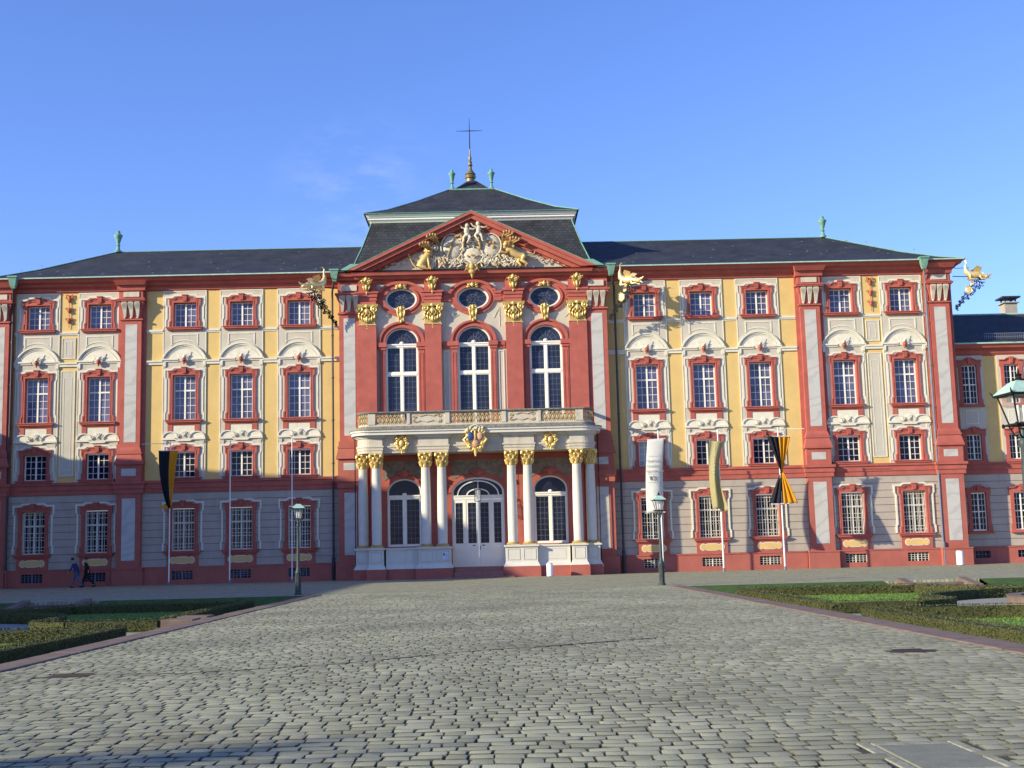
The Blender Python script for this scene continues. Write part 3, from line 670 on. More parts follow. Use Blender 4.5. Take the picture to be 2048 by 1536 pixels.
# grey stucco strips behind each window column, bands between
for X in XS:
    MB().plate(rect(X-1.52, X+1.52, 7.16, 20.56), [rect(X-.9, X+.9, LV[k][0]-.06, LV[k][1]+.06) for k in 'tmz'], -.045, 0).build('stucco_strip', 'grey', P)
    f = MB(); f.plate(rect(X-1.52, X+1.52, 7.18, 20.54), [rect(X-1.46, X+1.46, 7.22, 20.48)], -.065, -.045); f.build('strip_edge', 'cream', P)
def runs(s):
    xs = [9.25]+[b for b in BAY]+[34.0]; r = []
    segs = [(9.3, 12.25-1.52), (12.25+1.52, 16.29-1.52), (16.29+1.52, 20.28-1.52), (20.28+1.52, 22.95), (24.95, 26.25-1.52), (26.25+1.52, 30.57-1.52), (30.57+1.52, 32.2)]
    return [tuple(sorted((s*a, s*b))) for a, b in segs if b-a > .02]
for s in (-1, 1):
    for a, b in runs(s):
        m_ = MB(); m_.box(a, b, -.10, 0, 17.64, 17.78).box(a, b, -.05, 0, 17.54, 17.639); m_.build('stucco_band', 'cream', P); m_ = MB()
        m_.box(a, b, -.16, 0, 15.46, 15.58).box(a, b, -.10, 0, 15.28, 15.459); m_.build('stucco_band', 'cream', P)
    # end bays: framed grey panels and hanging stone ornament between their windows
    X = s*28.41
    m_ = MB(); m_.box(X-.50, X+.50, -.03, 0, 7.6, 15.0).box(X-.48, X+.48, -.03, 0, 15.85, 17.35); m_.build('wall_panel', 'grey', P)
    m_ = MB(); m_.plate(rect(X-.5, X+.5, 7.6, 15.0), [rect(X-.44, X+.44, 7.66, 14.94)], -.055, -.03); m_.plate(rect(X-.28, X+.28, 8.0, 14.5), [rect(X-.25, X+.25, 8.03, 14.47)], -.045, -.03)
    m_.plate(rect(X-.48, X+.48, 15.85, 17.35), [rect(X-.42, X+.42, 15.91, 17.29)], -.055, -.03); m_.plate(rect(X-.22, X+.22, 16.1, 17.1), [rect(X-.19, X+.19, 16.13, 17.07)], -.045, -.03); m_.build('panel_frame', 'cream', P)
    d = MB(); d.tube([(X, -.08, 20.3), (X, -.08, 18.0)], .02, 6)
    for z, r_ in ((20.1, .17), (19.35, .15), (18.6, .16)):
        d.ell((X, -.1, z), (r_*.7, .1, r_)); d.lathe([(.02, -.28), (.09, -.2), (.13, -.1), (.05, -.02)], (X, -.1, z), 8)
        for t in (-1, 1): d.spiral(X+t*.16, -.08, z+.05, .12, 1.2, 0 if t > 0 else pi, .028, t, rise=.03)
    for t in (-1, 1): d.tube([(X, -.1, 20.35), (X+t*.2, -.1, 20.42), (X+t*.26, -.1, 20.2)], [.03, .05, .02], 6)
    d.build('hanging_ornament', 'red', P, smooth=50)

# ---- giant pilasters
def pilaster(X, mirror=1):
    r_ = MB(); r_.box(X-.70, X+.70, -.34, 0, 9.5, 18.45); r_.box(X-.98, X+.98, -.10, 0, 7.16, 20.6)
    sh = r_.build('pilaster', 'red', P)
    i_ = MB(); i_.box(X-.41, X+.41, -.352, -.33, 9.85, 18.15); i_.build('marble_inlay', 'marble', sh)
    b = MB(); b.frus(X-.98, X+.98, -.62, 0, 8.28, X-.98, X+.98, -.62, 0, 8.42); b.frus(X-.96, X+.96, -.60, 0, 8.42, X-.80, X+.80, -.44, 0, 9.02); b.box(X-.86, X+.86, -.50, 0, 9.02, 9.14).box(X-.80, X+.80, -.44, 0, 9.14, 9.28).frus(X-.8, X+.8, -.42, 0, 9.28, X-.7, X+.7, -.34, 0, 9.5)
    b.build('base', 'red', sh)
    p = MB(); p.box(X-.86, X+.86, -.50, 0, 7.14, 8.28); p.build('pedestal', 'red', sh); MB().box(X-.50, X+.50, -.512, -.49, 7.5, 8.0).build('marble_inlay', 'marble', sh)
    l = MB(); l.box(X-.84, X+.84, -.36, 0, 1.2, 6.30); l.box(X-1.05, X+1.05, -.52, -.1, -.1, 1.10).box(X-1.08, X+1.08, -.56, -.1, 1.10, 1.21); l.build('lower_pilaster', 'red_plinth', sh)
    MB().box(X-.46, X+.46, -.372, -.35, 1.7, 5.95).build('marble_inlay', 'marble', sh)
    c = MB(); prof = [(.66, 18.55), (.66, 18.9), (.70, 19.2), (.82, 19.5), (.86, 19.7), (.84, 19.8)]
    for a, b_ in zip(prof, prof[1:]): c.frus(X-a[0], X+a[0], -.34-(a[0]-.66), 0, a[1], X-b_[0], X+b_[0], -.34-(b_[0]-.66), 0, b_[1])
    c.box(X-.80, X+.80, -.44, 0, 18.45, 18.55).box(X-.98, X+.98, -.66, 0, 19.80, 19.92).box(X-.92, X+.92, -.56, 0, 19.921, 20.02).box(X-.80, X+.80, -.44, 0, 20.02, 20.56).box(X-1.0, X+1.0, -.7, 0, 19.92-.02, 19.935)
    cp = c.build('capital', 'red', sh)
    w = MB()
    for k in (-1, 0, 1):
        for j in (-2, -1, 0, 1, 2):
            x0 = X+k*.45; pts = [(x0+j*.028, -.42, 18.66), (x0+j*.034, -.45, 18.85), (x0+j*.052, -.50, 19.15), (x0+j*.078, -.60, 19.45), (x0+j*.084, -.67, 19.62), (x0+j*.07, -.66, 19.72)]
            w.tube(pts, [.014, .016, .022, .032, .034, .02], 6)
        w.frus(x0-.07, x0+.07, -.42, -.3, 18.62, x0-.17, x0+.17, -.60, -.3, 19.5); w.frus(x0-.17, x0+.17, -.60, -.3, 19.5, x0-.15, x0+.15, -.62, -.3, 19.74); w.ell((x0, -.42, 18.62), (.07, .07, .07))
    w.box(X-.55, X+.55, -.50, -.43, 20.1, 20.46); w.build('fluted_consoles', 'stone', cp, smooth=60)
for X in (23.95, 33.2): pilaster(X); pilaster(-X)

# ---- downpipes
for X, mk in ((-31.95, 'pipe'), (-9.85, 'pipe'), (10.1, 'pipe'), (31.95, 'zinc')):
    d = MB(); sx = -1 if X < 0 else 1
    xo = X+(.0 if abs(X) < 15 else sx*.32)
    d.tube([(xo-sx*.25, -.95, 21.3), (xo-sx*.2, -.9, 20.9), (xo, -.38, 20.1), (xo, -.30, 19.6), (xo, -.30, 7.4), (xo, -.36, 6.8), (xo, -.36, 1.4), (xo, -.42, .9), (xo, -.42, .0)], [.075]*9, 8)
    d.tube([(xo, -.42, 1.6), (xo, -.42, 0)], .12, 8)
    for z in range(2, 20, 3): d.tube([(xo, -.31, z), (xo, -.31, z+.1)], .10, 8)
    o = d.build('downpipe', mk, P, smooth=40)
    h = MB(); h.frus(xo-sx*.25-.18, xo-sx*.25+.18, -1.22, -.9, 20.95, xo-sx*.25-.3, xo-sx*.25+.3, -1.35, -.9, 21.5).box(xo-sx*.25-.34, xo-sx*.25+.34, -1.4, -.88, 21.5, 21.6); h.frus(xo-sx*.25-.12, xo-sx*.25+.12, -1.15, -.95, 20.75, xo-sx*.25-.18, xo-sx*.25+.18, -1.22, -.9, 20.95)
    h.build('rainwater_head', 'copper', o)

# ---- wing roof
m_ = MB()
def ring(mb, x0, x1, y0, y1, z): o = len(mb.v); mb.v += [(x0, y0, z), (x1, y0, z), (x1, y1, z), (x0, y1, z)]; return o
rr = [(-35.0, 35.0, -1.0, 15.0, 21.46), (-33.6, 33.6, .35, 13.65, 21.92), (-31.6, 31.6, 2.5, 11.5, 22.85), (-27.2, 27.2, 6.99, 7.01, 25.2)]
os_ = [ring(m_, *q) for q in rr]
for a, b in zip(os_, os_[1:]):
    for j in range(4): m_.f.append((a+j, a+(j+1) % 4, b+(j+1) % 4, b+j))
m_.f.append(tuple(os_[0]+j for j in (3, 2, 1, 0)))
roof = m_.build('roof', 'slate', P)
m_ = MB()
for sx in (-1, 1):
    for sy in (0, 1):
        pts = [(sx*q[1], q[2+sy], q[4]+.04) for q in rr]; m_.tube(pts, .045, 6)
m_.tube([(-27.2, 7, 25.22), (27.2, 7, 25.22)], .05, 6); m_.build('ridge_cap', 'copper', roof, smooth=60)
def urn(x, y, z, s=1):
    u = MB(); u.lathe([(.26, 0), (.26, .12), (.16, .2), (.11, .45), (.17, .55), (.10, .62), (.14, .75), (.26, 1.15), (.33, 1.3), (.33, 1.36), (.20, 1.42), (.13, 1.55), (.16, 1.62), (.05, 1.72), (.02, 1.8)], (0, 0, 0), 12)
    u.v = [(x+a*s, y+b*s, z+c*s) for a, b, c in u.v]; return u.build('urn_finial', 'copper', roof, smooth=40)
urn(-27.2, 7, 25.2); urn(27.2, 7, 25.2); urn(-27.2, 7.01, 25.2, .01) if False else None
m_ = MB(); rq = random.Random(4)
for _ in range(70):
    x = rq.uniform(-33, 33); t = rq.random()
    if abs(x) < 9: continue
    y, z = (.5+2*t, 21.98+.9*t) if rq.random() < .5 else (2.6+3.8*t, 22.9+2*t)
    m_.box(x-.06, x+.06, y-.03, y+.03, z, z+.035)
m_.build('snow_hook', 'zinc', roof)

# ============================================================ CENTRAL PAVILION
YF = -.60
B5 = 5.05; CB = [XC-B5, XC, XC+B5]
holes = []
for c in CB: holes += [archpoly(c, 1.18, 9.99, 16.38, 1.06), oval(c, 19.45, 1.10, .80)]
MB().plate(rect(XC-8.1, XC+8.1, 9.95, 20.62), holes, YF, .4).build('pavilion_wall', 'grey', P)
MB().box(XC-8.1, XC-7.0, YF+.06, .4, -.1, 9.94).build('pavilion_base_wall', 'red', P); MB().box(XC+7.0, XC+8.1, YF+.06, .4, -.1, 9.94).build('pavilion_base_wall', 'red', P)
MB().box(XC-9.3, XC-8.1, YF+.05, .4, -.1, 20.6).box(XC+8.1, XC+9.3, YF+.05, .4, -.1, 20.6).build('pavilion_corner', 'red', P)
# outer pilasters with inlays
for s in (-1, 1):
    X = XC+s*8.68; a, b = X-.72, X+.72
    r_ = MB(); r_.box(a, b, YF-.22, YF+.06, 9.5, 18.45); sh = r_.build('pilaster', 'red', P)
    MB().box(X-.40, X+.40, YF-.235, YF-.2, 9.9, 18.15).build('marble_inlay', 'marble', sh)
    l = MB(); l.box(a-.1, b+.1, YF-.3, YF+.06, 1.2, 6.3).box(a-.3, b+.3, YF-.5, YF+.06, -.1, 1.2).box(a-.15, b+.15, YF-.42, YF+.06, 6.3, 6.7).box(a-.25, b+.25, YF-.52, YF+.06, 6.7, 7.14).box(a-.12, b+.12, YF-.4, YF+.06, 7.14, 8.28).frus(a-.25, b+.25, YF-.55, YF, 8.28, a-.1, b+.1, YF-.36, YF, 9.02).box(a-.14, b+.14, YF-.4, YF, 9.02, 9.16).box(a-.08, b+.08, YF-.3, YF, 9.16, 9.5)
    l.build('lower_pilaster', 'red_plinth', sh)
    MB().box(X-.42, X+.42, YF-.315, YF-.28, 1.7, 5.95).box(X-.45, X+.45, YF-.415, YF-.38, 7.5, 8.0).build('marble_inlay', 'marble', sh)
    c = MB(); prof = [(.66, 18.55), (.66, 18.9), (.70, 19.2), (.84, 19.5), (.88, 19.7), (.86, 19.8)]
    for p, q in zip(prof, prof[1:]): c.frus(X-p[0], X+p[0], YF-.25-(p[0]-.66), 0, p[1], X-q[0], X+q[0], YF-.25-(q[0]-.66), 0, q[1])
    c.box(X-.8, X+.8, YF-.34, 0, 18.45, 18.55).box(X-.98, X+.98, YF-.52, 0, 19.8, 19.92).box(X-.8, X+.8, YF-.32, 0, 19.92, 20.6); cp = c.build('capital', 'red', sh)
    w = MB()
    for k in (-1, 0, 1):
        for j in (-2, -1, 0, 1, 2):
            x0 = X+k*.46; pts = [(x0+j*.028, YF-.30, 18.66), (x0+j*.034, YF-.33, 18.85), (x0+j*.052, YF-.38, 19.15), (x0+j*.078, YF-.47, 19.45), (x0+j*.084, YF-.54, 19.62), (x0+j*.07, YF-.53, 19.72)]
            w.tube(pts, [.014, .016, .022, .032, .034, .02], 6)
    for k in (-1, 0, 1): x0 = X+k*.46; w.frus(x0-.07, x0+.07, YF-.30, YF-.1, 18.62, x0-.17, x0+.17, YF-.47, YF-.1, 19.5); w.frus(x0-.17, x0+.17, YF-.47, YF-.1, 19.5, x0-.15, x0+.15, YF-.49, YF-.1, 19.74)
    w.box(X-.55, X+.55, YF-.42, YF-.3, 20.08, 20.48); w.build('fluted_consoles', 'stone', cp, smooth=60)
# four red pilasters with gilded capitals
def gilt_capital(X, y, par):
    g = MB(); g.frus(X-.54, X+.54, y-.28, y, 17.66, X-.62, X+.62, y-.34, y, 18.8); bo = g.build('capital_bell', 'dullgold', par); g = MB(); g.box(X-.62, X+.62, y-.36, y, 17.56, 17.68); g.frus(X-.74, X+.74, y-.46, y, 18.86, X-.80, X+.80, y-.52, y, 19.08)
    for s in (-1, 1):
        g.spiral(X+s*.53, y-.46, 18.72, .25, 1.6, pi/2, .055, s)
        for k in range(3):
            g.ell((X+s*(.16+k*.19), y-.36, 17.98+.12*k), (.08, .10, .22), 8, 6, -s*.25)
            g.ell((X+s*(.12+k*.2), y-.40, 18.32+.06*k), (.07, .09, .16), 8, 6, s*.4)
        g.tube([(X+s*.1, y-.42, 18.2), (X+s*.25, y-.5, 18.45), (X+s*.1, y-.5, 18.7)], [.03, .045, .03], 6)
    g.ell((X, y-.44, 18.55), (.17, .14, .24)); g.ell((X, y-.44, 18.95), (.16, .12, .15)); g.ell((X, y-.38, 18.0), (.12, .12, .26))
    g.lathe([(.02, -.35), (.08, -.25), (.05, -.15), (.12, 0)], (X, y-.3, 17.62), 8)
    g.build('capital', 'gold', par, smooth=55)
def gilt_console(X, y, par, z=20.25):
    g = MB(); g.frus(X-.2, X+.2, y-.25, y, z-.1, X-.34, X+.34, y-.5, y, z+.45)
    for s in (-1, 1):
        g.spiral(X+s*.25, y-.5, z+.42, .17, 1.3, pi/2, .05, s); g.tube([(X+s*.1, y-.4, z+.2), (X+s*.42, y-.45, z+.5), (X+s*.5, y-.4, z+.32)], [.05, .05, .02], 6); g.ell((X+s*.18, y-.3, z-.05), (.07, .09, .2), 8, 6, -s*.4)
    g.ell((X, y-.5, z+.55), (.13, .12, .17)); g.ell((X, y-.35, z), (.1, .1, .25)); g.lathe([(.01, -.5), (.07, -.38), (.04, -.3), (.1, -.1)], (X, y-.22, z), 8)
    g.build('gilded_console', 'gold', par, smooth=55)
for X, hw in ((-7.35, .64), (-2.75, .58), (2.93, .58), (7.42, .62)):
    p = MB(); p.box(X-hw, X+hw, YF-.36, YF, 9.95, 17.6); p.box(X-hw, X+hw, YF-.36, YF, 19.98, 20.6); sh = p.build('pilaster', 'red', P)
    q = MB(); q.box(X-hw, X+hw, YF-.36, YF, 19.08, 19.35).box(X-hw-.05, X+hw+.05, YF-.41, YF, 19.35, 19.6).box(X-hw-.1, X+hw+.1, YF-.48, YF, 19.6, 19.85).box(X-hw-.18, X+hw+.18, YF-.56, YF, 19.85, 19.98); q.build('entablature_block', 'red', sh)
    gilt_capital(X, YF, sh); gilt_console(X, YF-.30, sh)
    c = MB(); c.plate(rect(X-hw+.04, X+hw-.04, 10.4, 10.41), [], YF-.37, YF-.365)
# red bands, oval rings, arches
for c in CB:
    ob = MB()
    outer = [(c-2.0, 19.22), (c-1.52, 19.22)]+arc(c, 19.42, 1.52, 1.16, pi*1.06, pi*1.94, 24)+[(c+1.52, 19.22), (c+2.0, 19.22), (c+2.0, 19.95), (c+1.66, 19.95)]+arc(c, 19.60, 1.62, 1.05, .33, pi-.33, 20)+[(c-1.66, 19.95), (c-2.0, 19.95)]
    ob.plate(outer, [oval(c, 19.45, 1.12, .80)], YF-.12, YF+.05)
    ob.plate(arc(c, 19.60, 1.74, 1.14, .30, pi-.30, 20)+arc(c, 19.60, 1.50, .96, pi-.33, .33, 20), [], YF-.26, YF-.1)
    ob.plate(oval(c, 19.45, 1.30, .96), [oval(c, 19.45, 1.12, .80)], YF-.20, YF-.1)
    for z0, z1, d in ((19.22, 19.42, .16), (19.55, 19.75, .16), (19.75, 19.93, .24)):
        ob.box(c-2.02, c-1.5, YF-d, YF-.1, z0, z1).box(c+1.5, c+2.02, YF-d, YF-.1, z0, z1)
    if c == XC: 
        ob.box(c-2.12, c-2.0, YF-.12, YF, 19.22, 19.95).box(c+2.0, c+2.3, YF-.12, YF, 19.22, 19.95)
    sur = ob.build('oval_surround', 'red', P, smooth=35)
    f = MB(); f.plate(oval(c, 19.45, 1.13, .81), [oval(c, 19.45, .98, .68)], YF+.02, YF+.16)
    w = f.build('oval_window', 'white', P, smooth=35)
    MB().plate(oval(c, 19.45, .99, .69), [], YF+.12, YF+.13).build('pane', 'hallglass', w)
    l = MB(); l.tube([(c+.42*cos(t*pi/10), YF+.11, 19.45+.30*sin(t*pi/10)) for t in range(21)], .012, 5)
    for t in range(8): a = t*pi/4+.3; l.tube([(c+.12*cos(a), YF+.11, 19.45+.08*sin(a)), (c+.97*cos(a), YF+.11, 19.45+.67*sin(a))], .011, 5)
    l.build('leading', 'zinc', w)
    g2 = MB(); g = MB()                                  # gilt crest above and console below the oval
    for s in (-1, 1):
        g.spiral(c+s*.26, YF-.26, 20.36, .15, 1.3, pi/2, .045, s); g.ell((c+s*.3, YF-.24, 20.22), (.14, .08, .07)); g.tube([(c+s*.08, YF-.28, 20.3), (c+s*.4, YF-.26, 20.48)], [.06, .03], 6)
        g2.tube([(c+s*.22, YF-.26, 18.82), (c+s*.26, YF-.30, 18.5), (c+s*.16, YF-.26, 18.1), (c+s*.18, YF-.22, 17.85)], [.07, .06, .05, .05], 7); g2.spiral(c+s*.2, YF-.3, 18.78, .14, 1.3, pi/2, .045, s)
    g.ell((c, YF-.3, 20.38), (.12, .12, .18)); g2.ell((c, YF-.3, 18.75), (.11, .14, .22)); g2.ell((c, YF-.28, 18.3), (.12, .12, .22)); g2.frus(c-.14, c+.14, YF-.22, YF, 17.85, c-.24, c+.24, YF-.32, YF, 18.65); g2.ell((c, YF-.28, 17.85), (.1, .1, .13)); g2.build('gilded_console', 'gold', sur, smooth=55)
    g.build('gilded_crest', 'gold', sur, smooth=55)
    # arch surround
    a = MB(); zs = 16.38
    a.plate(arc(c, zs, 1.60, 1.48, 0, pi, 24)+arc(c, zs, 1.16, 1.04, pi, 0, 24), [], YF-.13, YF+.2)
    a.plate(arc(c, zs, 1.60, 1.48, 0, pi, 24)+arc(c, zs, 1.46, 1.34, pi, 0, 24), [], YF-.24, YF-.13)
    a.plate(arc(c, zs, 1.27, 1.15, 0, pi, 24)+arc(c, zs, 1.16, 1.04, pi, 0, 24), [], YF-.18, YF-.13)
    for s in (-1, 1):
        x0, x1 = sorted((c+s*1.16, c+s*1.58)); a.box(x0, x1, YF-.13, YF+.2, 9.95, 15.85); a.box(x0-.05, x1+.05, YF-.2, YF+.05, 15.85, 16.05).box(x0-.12, x1+.12, YF-.28, YF+.05, 16.05, 16.37)
        xm = (x0+x1)/2; a.plate(rect(xm-.13, xm+.13, 11, 15.6), [rect(xm-.09, xm+.09, 11.04, 15.56)], YF-.15, YF-.13)
        if c == XC:
            q0, q1 = sorted((c+s*1.72, c+s*2.2)); a.box(q0, q1, YF-.16, YF, 16.05, 16.37).box(q0, q1, YF-.1, YF, 15.85, 16.05)
    a.build('arch_surround', 'red', P, smooth=35)
    for s in (-1, 1):
        t = MB(); t.tube([(c+s*1.0, YF-.02, 18.3), (c+s*1.45, YF-.02, 18.0), (c+s*1.85, YF-.02, 18.75 if c == XC else 18.4), (c+s*1.85, YF-.02, 17.4)], .022, 5); t.build('spandrel_moulding', 'cream', P)
    if c == XC:
        for s in (-1, 1):
            x = c+s*1.92; MB().plate(rect(x-.20, x+.20, 10.3, 15.7), [rect(x-.14, x+.14, 10.36, 15.64)], YF-.05, YF).build('panel_frame', 'cream', P)
    # window
    def arch_window(c, y, z0, zs, hw, rz, tz, mid=None, glass='hallglass', fan=True):
        f = MB(); o_ = archpoly(c, hw, z0, zs, rz, 24); i_ = archpoly(c, hw-.11, z0+.1, zs, rz-.11, 24)
        f.plate(o_, [i_], y, y+.14); f.box(c-hw+.1, c+hw-.1, y-.03, y+.12, tz-.12, tz+.12); f.box(c-hw+.1, c+hw-.1, y-.07, y+.1, tz+.02, tz+.09)
        top = tz-.12
        if mid: f.box(c-hw+.1, c+hw-.1, y-.02, y+.12, mid-.10, mid+.10)
        for za, zb in (((z0+.1, mid-.1), (mid+.1, top)) if mid else ((z0+.1, top),)):
            f.box(c-.085, c+.085, y-.01, y+.12, za, zb)
            for s in (-1, 1):
                x0, x1 = sorted((c+s*.085, c+s*(hw-.11))); f.plate(rect(x0, x1, za, zb), [rect(x0+.06, x1-.06, za+.06, zb-.06)], y+.02, y+.1)
        f.ell((c, y+.0, tz+.16), (.16, .08, .13), 12, 6)
        w = f.build('arched_window', 'white', P, smooth=35)
        MB().plate(archpoly(c, hw-.02, z0+.02, zs, rz-.02, 24), [], y+.085, y+.095).build('pane', glass, w)
        l = MB()
        for za, zb in (((z0+.16, mid-.16), (mid+.16, top-.06)) if mid else ((z0+.16, top-.06),)):
            n = max(3, int((zb-za)/.36))
            for s in (-1, 1):
                for k in (1, 2): x = c+s*(.145+(hw-.32)*k/3); l.box(x-.008, x+.008, y+.07, y+.082, za, zb)
                for k in range(1, n): z = za+(zb-za)*k/n; l.box(*sorted((c+s*.145, c+s*(hw-.17))), y+.066, y+.078, z-.008, z+.008)
        if fan:
            for rr_ in (.42, .72): l.tube([(c+(hw-.1)*rr_*cos(t*pi/14), y+.075, tz+.12+(zs+rz-.1-tz-.12)*rr_*sin(t*pi/14)) for t in range(15)], .009, 4)
            for k in range(1, 8):
                t = k*pi/8; l.tube([(c+(hw-.1)*.2*cos(t), y+.075, tz+.12+(zs+rz-.1-tz-.12)*.2*sin(t)), (c+(hw-.1)*(.95 if k % 2 else .72)*cos(t), y+.075, tz+.12+(zs+rz-.1-tz-.12)*(.95 if k % 2 else .72)*sin(t))], .009, 4)
        l.build('leading', 'zinc', w); return w
    arch_window(c, YF+.08, 9.98, zs, 1.17, 1.05, 16.18, 14.17)
# frieze, cornice and pediment
m_ = MB(); m_.box(XC-8.0, XC+8.0, YF-.08, .3, 20.62, 20.72)
prof = [(YF-.08, 20.60), (YF-.16, 20.80), (YF-.45, 20.88), (YF-.48, 21.02), (YF-.70, 21.08), (YF-.76, 21.24), (YF-.82, 21.30)]
for (ya, za), (yb, zb) in zip(prof, prof[1:]):
    da, db = YF-ya, YF-yb; m_.frus(XC-8.0-da*.6, XC+8.0+da*.6, ya, .3, za, XC-8.0-db*.6, XC+8.0+db*.6, yb, .3, zb)
for X in (-8.68, 8.68):
    for (ya, za), (yb, zb) in zip(prof, prof[1:]):
        da, db = YF-ya, YF-yb; m_.frus(XC+X-.72-da*.7, XC+X+.72+da*.7, ya+.15, .3, za-.006, XC+X-.72-db*.7, XC+X+.72+db*.7, yb+.15, .3, zb-.006)
m_.build('cornice', 'red', P)
pe = MB(); pe.plate([(XC-8.3, 21.31), (XC+8.3, 21.31), (XC, 25.3)], [], YF-.05, .3); ped = pe.build('pediment', 'grey', P)
def rake(z_lo, z_hi, yf, hw, m='red', nm='raking_cornice'):
    r_ = MB(); A = 25.62
    def p(hw_, base, d): sl_ = 4.08/8.45; return [(XC-hw_, base), (XC, base+hw_*sl_), (XC+hw_, base)]
    sl_ = 4.02/8.5
    up_ = [(XC-hw, 21.42+z_hi), (XC, 21.42+z_hi+hw*sl_), (XC+hw, 21.42+z_hi)]
    k = hw-max(0, (z_lo))/sl_ if z_lo > 0 else hw
    lo = [(XC+hw, 21.42+z_lo), (XC, 21.42+z_lo+hw*sl_), (XC-hw, 21.42+z_lo)]
    lo = [(x, max(21.425, z)) for x, z in lo]
    r_.plate(up_+lo, [], yf, .3); return r_.build(nm, m, ped)
def rakepoly(hw, t0, t1, yf, m, nm, y1=.2):
    sl_ = .472; r_ = MB()
    # band between offsets t0 and t1 below the top line of half width hw, clipped at the cornice
    zt = 21.43+hw*sl_-t0; zb = 21.43+hw*sl_-t1
    out = [(XC-(zt-21.43)/sl_, 21.43), (XC, zt), (XC+(zt-21.43)/sl_, 21.43), (XC+(zb-21.43)/sl_, 21.43), (XC, zb), (XC-(zb-21.43)/sl_, 21.43)]
    r_.plate(out, [], yf, y1); return r_.build(nm, m, ped)
rakepoly(8.72, -.04, .0, YF-1.02, 'copper', 'copper_flashing', .5)
rakepoly(8.72, 0, .22, YF-1.0, 'red', 'raking_cornice')
rakepoly(8.72, .22, .52, YF-.86, 'red', 'raking_cornice')
rakepoly(8.72, .52, .80, YF-.50, 'red', 'raking_cornice')
rakepoly(8.72, .80, .92, YF-.22, 'red', 'raking_cornice')
# relief: shields, scrolls, two cherubs, two lions
yr = YF-.12
def grow(mb, k=1.13, z0=21.3, up=.14): mb.v = [(XC+(x-XC)*k, y-.1, z0+(z-z0)*k+up) for x, y, z in mb.v]
rel = MB(); gl = MB(); rr = random.Random(21)
def shield(mb, c, z, w, h): mb.ell((c, yr-.05, z), (w, .18, h), 16, 8)
shield(rel, -1.15, 22.75, .62, .78); shield(rel, 1.28, 22.80, .60, .72); shield(rel, .12, 22.2, .62, .55)
for c, z, w, h in ((-1.15, 22.75, .68, .85), (1.28, 22.8, .66, .78), (.12, 22.2, .68, .6)):
    rel.tube([(c+w*cos(t*pi/12), yr-.14, z+h*sin(t*pi/12)) for t in range(25)], .055, 7)
for c, z, r_, s in ((-2.35, 21.75, .3, 1), (-1.75, 21.72, .24, -1), (-1.05, 21.72, .22, 1), (.95, 21.8, .24, -1), (1.55, 21.75, .3, 1), (2.15, 21.75, .28, -1), (2.75, 21.75, .27, 1), (-2.2, 22.7, .22, -1), (2.3, 22.9, .24, 1), (-2.45, 23.1, .2, 1), (-.55, 21.85, .2, 1), (-.6, 23.2, .28, -1), (.75, 23.2, .25, 1), (-2.75, 21.9, .22, -1), (2.7, 23.1, .2, -1), (-3.0, 22.2, .18, 1), (.12, 23.0, .2, 1), (0, 21.62, .2, -1), (-1.7, 23.6, .22, 1), (1.9, 23.6, .2, -1)):
    rel.spiral(c, yr-.1, z, r_, 1.5, rr.uniform(0, 6), .06, s, rise=.1)
for s, x0 in ((-1, 4.0), (1, 4.2)):                       # tendrils towards the corners
    for k in range(7):
        x = s*(x0-.6+k*.38); z = 21.62+.1*sin(k*1.9)+max(0, .35-.06*k)
        rel.spiral(x, yr-.02, z, .13-.008*k, 1.2, rr.uniform(0, 6), .028, rr.choice((-1, 1)), rise=.03)
        rel.tube([(x, yr, z), (x+s*.2, yr-.05, z+.12), (x+s*.35, yr, z)], [.03, .035, .02], 5)
def cherub(mb, x, z, lean, s=1):
    y = yr-.28
    mb.ell((x, y, z+.62), (.15, .15, .17)); mb.ell((x+lean*.03, y, z+.27), (.17, .15, .26)); mb.ell((x, y, z+.02), (.17, .15, .15))
    for t in (-1, 1):
        mb.tube([(x+t*.09, y, z), (x+t*.2, y-.12, z-.16), (x+t*.14+lean*.1, y-.02, z-.42), (x+t*.14+lean*.16, y-.06, z-.52)], [.10, .085, .06, .045], 7)
    mb.tube([(x-.14, y, z+.42), (x-.34, y-.05, z+.48), (x-.45, y-.05, z+.66)], [.07, .055, .04], 7)
    mb.tube([(x+.14, y, z+.42), (x+.36, y-.05, z+.35), (x+.55, y-.04, z+.44)], [.07, .055, .04], 7)
for k in range(260):
    x = rr.uniform(-2.9, 2.9); zmx = 21.75+(2.9-abs(x))*.62
    z = rr.uniform(21.5, zmx); a = rr.uniform(-1.5, 1.5)
    if any(((x-c)/w)**2+((z-q)/h)**2 < .95 for c, q, w, h in ((-1.15, 22.75, .62, .8), (1.28, 22.8, .6, .72), (.12, 22.2, .6, .55))): continue
    (gl if k % 4 == 0 else rel).ell((x, yr-.16, z), (rr.uniform(.04, .08), .07, rr.uniform(.10, .2)), 6, 5, a)
grow(rel)
rel.build('stucco_relief', 'relief', ped, smooth=60)
for a_ in ((-.18, 23.55, -1), (.52, 23.65, 1)):
    ch_ = MB(); cherub(ch_, *a_); grow(ch_); ch_.v = [(x, y-.12, z-.12) for x, y, z in ch_.v]; ch_.build('cherub', 'relief', ped, smooth=60)
